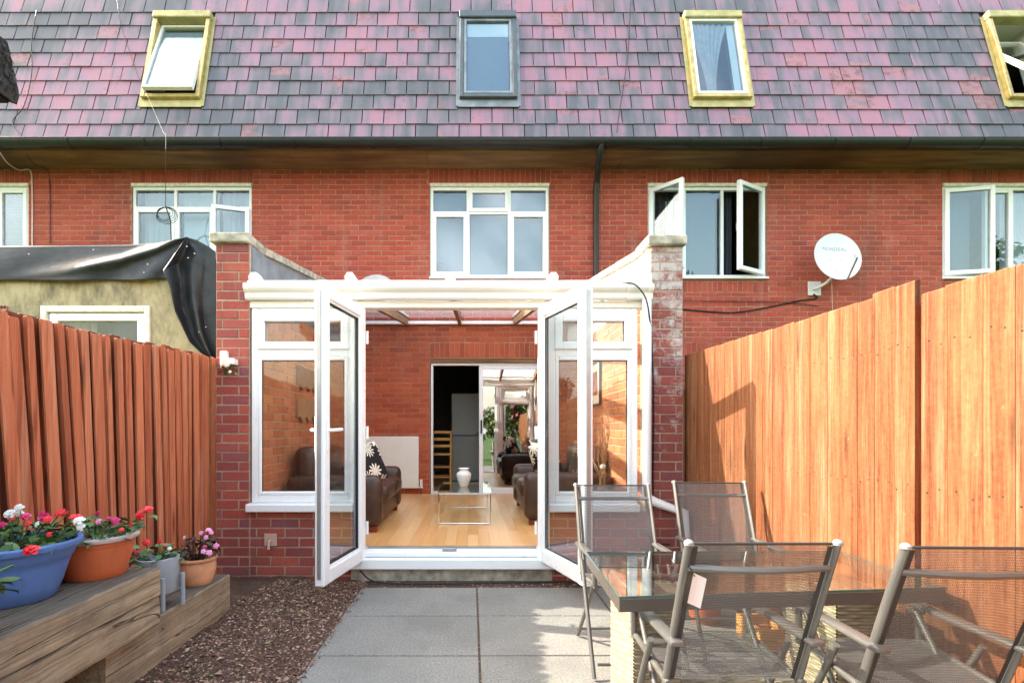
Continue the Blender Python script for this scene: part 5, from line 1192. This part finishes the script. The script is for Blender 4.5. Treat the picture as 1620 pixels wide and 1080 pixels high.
m_ = MB(); m_.cbox(-.69, -.30, 8.07, 8.44, .77, .80, .01); put('seat', m_, 'pine', bs)
pc = thing('picture', 'framed red flower print on the right brick wall', 'picture', (1.40, 5.72, 1.69))
XR = RP0 + .004 - PROUD
m_ = MB(); m_.M = Matrix.Translation((XR - .004, 5.98, 0)) @ Matrix.Rotation(R(-90), 4, 'Z'); m_.frame(0, .5, 1.45, 1.94, -.026, 0, .02); put('frame', m_, 'frame_black', pc)
m_ = MB(); m_.box(XR - .018, XR - .012, 5.50, 5.96, 1.47, 1.92); put('mount', m_, 'mount', pc)
m_ = MB(); m_.box(XR - .021, XR - .0185, 5.60, 5.86, 1.57, 1.83); put('print', m_, 'print', pc)
tv = thing('vase', 'floor vase of dry curly twigs inside the right side window', 'vase', (1.17, 4.5, FLOOR))
m_ = MB(); m_.lathe([(0, 0), (.07, 0), (.085, .08), (.06, .3), (.045, .42), (.055, .45), (.048, .45), (.04, .40), (0, .38)], 24, (1.17, 4.5, FLOOR)); put('vase_body', m_, 'twig', tv, True)
rr = random.Random(9); m_ = MB()
for i in range(16):
    a = rr.uniform(0, 6.28); sp_ = rr.uniform(.04, .20); H_ = rr.uniform(.35, .85); pts = []
    for k_ in range(9): u = k_ / 8; pts.append((1.17 + sp_ * u * math.cos(a) + .02 * math.sin(u * 9 + i), 4.5 + sp_ * u * math.sin(a) + .02 * math.cos(u * 8 + i), FLOOR + .4 + H_ * u))
    m_.tube(pts, [.007 * (1 - .6 * k_ / 8) for k_ in range(9)], 5)
put('twigs', m_, 'twig', tv, True)
m_ = MB(); m_.M = Matrix.Translation((1.16, 4.44, FLOOR + .62)); m_.lathe([(0, -.025), (.02, -.018), (.027, 0), (.02, .018), (0, .025)], 12); put('seed_head', m_, 'cable_white', tv, True)
for k_, (z0, z1, lab) in enumerate(((1.58, 1.82, 'dark wavy-edged wall plaque, upper one on the left brick wall'), (1.25, 1.50, 'brown wavy-edged wall plaque, lower one on the left brick wall'))):
    m_ = MB(); XL = LP1 - .004 + PROUD + .004; m_.M = Matrix.Translation((XL, 5.05, 0)) @ Matrix.Rotation(R(90), 4, 'Z')
    pts = [(0, z1), (0, z0 + .05)] + [(.62 * i / 48, z0 + .035 + .03 * math.sin(i * .39)) for i in range(1, 48)] + [(.62, z0 + .05), (.62, z1)]
    m_.prism(pts, -.022, 0); o = put('wall_plaque', m_, 'foot' if k_ == 0 else 'twig'); tag(o, lab, 'plaque', 'wavy plaques on the left wall')

# ------------------------------------------------------------------ satellite dishes, wall fittings, cables
ds = thing('satellite_dish', 'pale satellite dish on a wall bracket above the orange fence', 'satellite dish', (hx(1290), YF, hz(460)))
Cd = P3(1325, 406, 7.12); aim = Vector((.06, -.98, .14)).normalized(); rot = aim.to_track_quat('Z', 'Y').to_matrix().to_4x4()
MD = Matrix.Translation(Cd) @ rot
m_ = MB(MD); pr = [(0.0, -.035), (.10, -.031), (.2, -.019), (.29, -.003), (.335, .008), (.345, .012), (.345, .004), (.335, -.001), (.2, -.027), (0.0, -.044)]
m_.lathe(pr, 44); put('reflector', m_, 'dish', ds, True)
up = Vector((0, 0, 1)); 
br = MB(); br.cbox(hx(1277), hx(1297), YF - .03, YF - .008, hz(468), hz(446), .004); put('bracket_plate', br, 'dish', ds)
br = MB(); br.tube([P3(1287, 457, YF - .03), P3(1295, 455, 7.36), P3(1308, 447, 7.25), P3(1315, 440, 7.2), P3(1318, 415, 7.18)], .022, 10); put('mast', br, 'dish', ds, True)
lo = MD @ Vector((0.02, -.33, .0)); ln = MD @ Vector((.10, .02, .52)); ln = P3(1357, 403, 6.75)
br = MB(); br.tube([P3(1340, 443, 7.08), P3(1356, 408, 6.78)], .013, 8); put('feed_arm', br, 'steel', ds, True)
br = MB(); br.tube([ln, P3(1353, 404, 6.86)], [.034, .024], 12); put('receiver', br, 'dish', ds, True)
br = MB()
for px, py in ((1315, 410), (1333, 410), (1322, 428), (1333, 428)):
    p = P3(px, py, 7.12); l3 = MD.inverted() @ p; rr_ = math.hypot(l3.x, l3.y); br.M = MD @ Matrix.Translation((l3.x, l3.y, -.035 + .38 * rr_ ** 2 + .004)); br.lathe([(0, .004), (.007, .003), (.008, -.004)], 8)
br.M = None; put('bolt', br, 'steel', ds)
# lettering on the dish
cu = bpy.data.curves.new('lettering', 'FONT'); cu.body = 'MONDEAL'; cu.size = .072; cu.align_x = 'CENTER'; cu.extrude = 0.0008; cu.space_character = 1.12
to = bpy.data.objects.new('tmp', cu); COL.objects.link(to); dg = bpy.context.evaluated_depsgraph_get(); me = bpy.data.meshes.new_from_object(to.evaluated_get(dg)); bpy.data.objects.remove(to)
xa = Vector((1, 0, 0)); xa = (xa - aim * xa.dot(aim)).normalized(); ya = aim.cross(xa)
fr4 = Matrix((( *xa, 0), (*ya, 0), (*aim, 0), (0, 0, 0, 1))).transposed()
base = Matrix.Translation(Cd) @ fr4 @ Matrix.Translation((-.02, .10, -.004))
tm = MB(); tm.v = []
for v in me.vertices:
    lx, ly = v.co.x - .02, v.co.y + .10; r2 = lx * lx + ly * ly
    tm.v.append((Matrix.Translation(Cd) @ fr4 @ Vector((lx, ly, -.035 + .40 * r2 + .003 + v.co.z)))[:])
tm.f = [tuple(p.vertices) for p in me.polygons]; put('lettering', tm, 'dish_print', ds)
bpy.data.meshes.remove(me)
d2 = thing('satellite_dish', 'grey dish showing only its top above the conservatory roof', 'satellite dish', (PX(592, 6.6), 6.6, 2.9))
m_ = MB(Matrix.Translation(P3(592, 462, 6.7)) @ Vector((-.1, -1, .35)).to_track_quat('Z', 'Y').to_matrix().to_4x4()); m_.lathe([(0, -.03), (.12, -.025), (.24, .0), (.27, .008), (.27, .0), (.12, -.033), (0, -.038)], 36); put('reflector', m_, 'dish_old', d2, True)
m_ = MB(); m_.tube([P3(592, 462, 6.75), P3(592, 462, 7.46)], .02, 8); put('arm', m_, 'steel', d2, True)

wl = thing('wall_light', 'white outdoor lamp with artificial flowers on the left pier', 'lamp', P3(359, 575, 3.94))
m_ = MB(); m_.cbox(cx(352), cx(364), YC - .05, YC - .009, cz(584), cz(556), .012, 3); put('backplate', m_, 'paint_old', wl, True)
m_ = MB(); m_.tube([P3(357, 574, 3.95), P3(357, 574, 3.90)], [.038, .03], 16); put('shade', m_, 'paint_old', wl, True)
m_ = MB(); m_.cbox(cx(365), cx(378), YC - .085, YC - .01, cz(578), cz(569), .004); put('lamp_head', m_, 'ceramic', wl)
rr = random.Random(2)
for i in range(16):
    p = P3(rr.uniform(344, 372), rr.uniform(578, 590), rr.uniform(3.90, 3.95)); inst('leaf', LEAF['leaf'][1], wl, p, (rr.uniform(-1, 1), rr.uniform(-1, 1), rr.uniform(0, 6)), (.8,) * 3)
inst('flower', FLO['red'][1], wl, P3(354, 578, 3.9), (R(80), 0, 0), (.5,) * 3); inst('flower', FLO['white_petal'][1], wl, P3(364, 588, 3.9), (R(80), 0, 0), (.6,) * 3)
so_ = thing('outdoor_socket', 'small pinkish fitting on the low brick wall under the left window', 'socket', (cx(429), YC, cz(862)))
m_ = MB(); m_.cbox(cx(419), cx(439), YC - .018, YC - .008, cz(863), cz(843), .004); put('plate', m_, 'box_pink', so_)
m_ = MB(); m_.tube([(cx(429), YC - .019, cz(853)), (cx(429), YC - .05, cz(855)), (cx(429), YC - .055, cz(866))], .011, 10); put('tap', m_, 'box_pink', so_, True)

def cable(pts, r_, mat, label, n=6):
    # smooth through the points
    P = [Vector(p) for p in pts]; out = []
    for i in range(len(P) - 1):
        p0, p1, p2, p3 = P[max(i - 1, 0)], P[i], P[i + 1], P[min(i + 2, len(P) - 1)]
        for k_ in range(5):
            t = k_ / 5; out.append(0.5 * ((2 * p1) + (-p0 + p2) * t + (2 * p0 - 5 * p1 + 4 * p2 - p3) * t * t + (-p0 + 3 * p1 - 3 * p2 + p3) * t ** 3))
    out.append(P[-1]); m_ = MB(); m_.tube(out, r_, n); o = put('cable', m_, mat, None, True); tag(o, label, 'cable'); return o
YW = YF - .018
cable([P3(1030, 483, YW), P3(1100, 491, YW), P3(1160, 494, YW), P3(1215, 486, YW), P3(1262, 476, YW), P3(1292, 472, YW), P3(1287, 465, YW - .02)], .010, 'cable', 'thick black cable sagging along the brick wall to the dish bracket')
cable([P3(1060, 476, YW - .01), P3(1160, 477, YW - .01), P3(1240, 478, YW - .01), P3(1295, 484, YW - .01)], .005, 'cable', 'thin black cable running above the sagging one')
cable([P3(1315, 440, 7.2), P3(1316, 455, 7.3), P3(1317, 490, YW)], .005, 'cable_white', 'short white cable hanging from the pale dish')
# cables over the tiles and the eaves
def RP(px, py, lift=.03):
    s_ = ((VY - py) / FPX * E0.y - (E0.z - CH)) / (math.cos(AR) - (VY - py) / FPX * math.sin(AR)); p = MR @ Vector((0, -lift, s_)); return Vector((PX(px, p.y), p.y, p.z))
cable([RP(185, 2, .02), RP(192, 45, .02), RP(212, 105, .02), RP(229, 152, .03)], .003, 'cable', 'thin dark wire on the tiles running to the left roof window')
cable([RP(230, 154, .10), RP(258, 212, .04), Vector((PX(262, 6.76), 6.76, 5.13)), P3(262, 236, 6.79)], .003, 'cable_white', 'thin pale wire from the left roof window down to the gutter')
cable([P3(262, 236, 6.79), P3(262, 262, 6.85), P3(262, 290, 6.95), P3(262, 326, 7.0)], .004, 'cable', 'thin dark wire hanging from the gutter to the wire coil')
m_ = MB()
for k_ in range(4):
    m_.M = Matrix.Translation(P3(261 + k_, 338 + k_, 7.0)); r_ = .10 + .012 * k_; pts = [(r_ * 1.1 * math.cos(a * .449), .012 * math.sin(a * .9 + k_), r_ * .85 * math.sin(a * .449)) for a in range(15)]; m_.tube(pts, .004, 5)
m_.M = None; m_.tube([P3(262, 326, 7.0), P3(270, 350, 7.0), P3(271, 398, 7.02)], .008, 6)
o = put('cable_coil', m_, 'cable', None, True); tag(o, 'coil of black wire hanging in front of the net-curtained window', 'cable')
cable([RP(58, 20), RP(50, 70), RP(50, 120), RP(38, 170), RP(20, 195), RP(30, 216, .05)], .006, 'cable', 'dark cable winding down the tiles at the far left')
cable([P3(0, 242, 6.84), P3(12, 258, 7.1), P3(30, 269, 7.44), P3(48, 270, YW), P3(51, 300, YW), P3(51, 392, YW)], .008, 'cable_white', 'pale cable dropping beside the shuttered window')
cable([P3(43, 245, 7.0), P3(55, 260, 7.2), P3(75, 270, YW), P3(79, 300, YW), P3(79, 385, YW)], .006, 'cable', 'dark cable dropping down the brick beside the pale one')
cable([RP(998, 2), RP(994, 80), RP(988, 130), RP(980, 180), RP(976, 214, .05)], .006, 'cable', 'dark cable running down the tiles above the downpipe')
cable([P3(985, 447, 3.93), P3(1000, 448, 3.88), P3(1012, 457, 3.87), P3(1024, 480, 3.88), P3(1031, 540, 3.96), P3(1034, 640, 3.975), P3(1033, 760, 3.975), P3(1036, 850, 3.975), P3(1060, 860, 3.97)], .006, 'cable', 'black cable looping from the conservatory gutter down the right pier')
cable([(DX0 + .0, 3.93, .09), (cx(590), 3.90, .02), (cx(620), 3.87, .004), (cx(700), 3.86, .004), (cx(780), 3.885, .004), (cx(860), 3.90, .004), (cx(930), 3.92, .01), (cx(1010), 3.93, .03)], .006, 'cable', 'black cable lying on the paving under the door threshold')

# bird house roof at the upper left
bh = thing('bird_table', 'dark felt roof corner of a bird table at the upper left edge', 'bird table', (-1.60, 1.42, 0))
m_ = MB(); YB = 1.42; YQ = YB + .34
poly = [(PX(a_, YQ), PZ(b_, YQ)) for a_, b_ in ((-220, 18), (-6, 56), (12, 67), (22, 110), (31, 151), (27, 166), (-20, 150), (-220, 130))]
m_.prism(poly, YB - .02, YB + .34); put('roof', m_, 'thatch', bh)
rr = random.Random(1); m2 = MB()
for i in range(700):
    u = rr.random(); k_ = rr.choice((0, 1, 2, 3)); a, c = poly[k_], poly[k_ + 1]; x = a[0] + (c[0] - a[0]) * u; z = a[1] + (c[1] - a[1]) * u; y = rr.uniform(YB - .025, YB + .34)
    m2.M = Matrix.Translation((x, y, z)) @ Matrix.Rotation(rr.uniform(-.8, .8), 4, 'Y') @ Matrix.Rotation(rr.uniform(-.5, .5), 4, 'X'); m2.add([(-.004, 0, 0), (.004, 0, 0), (0, .004, 0), (.001, 0, -.028)], [(0, 1, 3), (1, 2, 3), (2, 0, 3), (0, 2, 1)])
put('straw', m2, 'thatch', bh, kind='stuff')
m_ = MB(); m_.box(PX(-190, YQ), PX(20, YQ), YB + .05, YB + .325, PZ(168, YQ), PZ(140, YQ)); put('box', m_, 'dark', bh)
m_ = MB(); m_.cbox(-1.64, -1.59, YB + .13, YB + .18, .0, PZ(166, YQ) - .001, .004); put('post', m_, 'sleeper', bh)

# ------------------------------------------------------------------ garden behind the camera (seen only in the panes)
def tree(name, label, cat, x, y, h, r_, n, seed, flowers=0):
    t = thing(name, label, cat, (x, y, -.06), 0, None); rr = random.Random(seed)
    m_ = MB(); m_.tube([(x, y, -.06), (x + .05, y, h * .25), (x - .05, y + .05, h * .6)], [.03 * h ** .8, .022 * h ** .8, .01 * h ** .8], 8)
    for i in range(6):
        a = i * 1.05; m_.tube([(x, y, h * (.25 + .05 * i)), (x + r_ * .6 * math.cos(a), y + r_ * .6 * math.sin(a), h * (.45 + .06 * i))], [.012 * h ** .8, .004 * h ** .8], 6)
    put('trunk', m_, 'bark', t, True); m_ = MB(); cl = []
    for i in range(26): a = rr.uniform(0, 6.28); q_ = r_ * .75 * rr.random() ** .5; cl.append((x + q_ * math.cos(a), y + q_ * math.sin(a), h * rr.uniform(.35, .92), r_ * rr.uniform(.2, .42)))
    lz = .045 + .012 * h
    for i in range(n):
        c_ = rr.choice(cl); d_ = Vector((rr.gauss(0, 1), rr.gauss(0, 1), rr.gauss(0, 1))).normalized() * c_[3] * rr.random() ** .35
        p = Vector(c_[:3]) + d_
        if p.z < .05: continue
        m_.M = Matrix.Translation(p) @ Matrix.Rotation(rr.uniform(0, 6.28), 4, 'Z') @ Matrix.Rotation(rr.uniform(-1.2, 1.2), 4, 'X'); s_ = lz * rr.uniform(.7, 1.4)
        m_.add([(0, -s_, 0), (s_ * .5, 0, .1 * s_), (0, s_, 0), (-s_ * .5, 0, .1 * s_)], [(0, 1, 2, 3)])
    put('crown', m_, 'leaf_tree', t)
    if flowers:
        for i in range(flowers):
            c_ = rr.choice(cl); a = rr.uniform(.4, 2.7); p = Vector((c_[0] + c_[3] * math.cos(a) * .9, c_[1] + c_[3] * .95, c_[2] + rr.uniform(-.1, .1)))
            inst('flower', FLO['pink'][i % 2], t, p, (R(-70), 0, rr.uniform(0, 6)), (4.5,) * 3)
tree('flowering_bush', 'green bush with pink blossom at the end of the garden', 'bush', 1.3, -3.4, 2.3, 1.05, 6000, 1, 26)
tree('bush', 'rounded green bush at the garden end beside the lawn', 'bush', -.4, -5.2, 2.2, 1.1, 4500, 2)
tree('tree', 'tall garden tree beyond the right fence', 'tree', 10.2, -9.5, 8.6, 2.2, 6000, 3)
tree('tree', 'tall spreading tree farther along the terrace gardens', 'tree', 23.5, -10, 10.5, 3.4, 7000, 4)
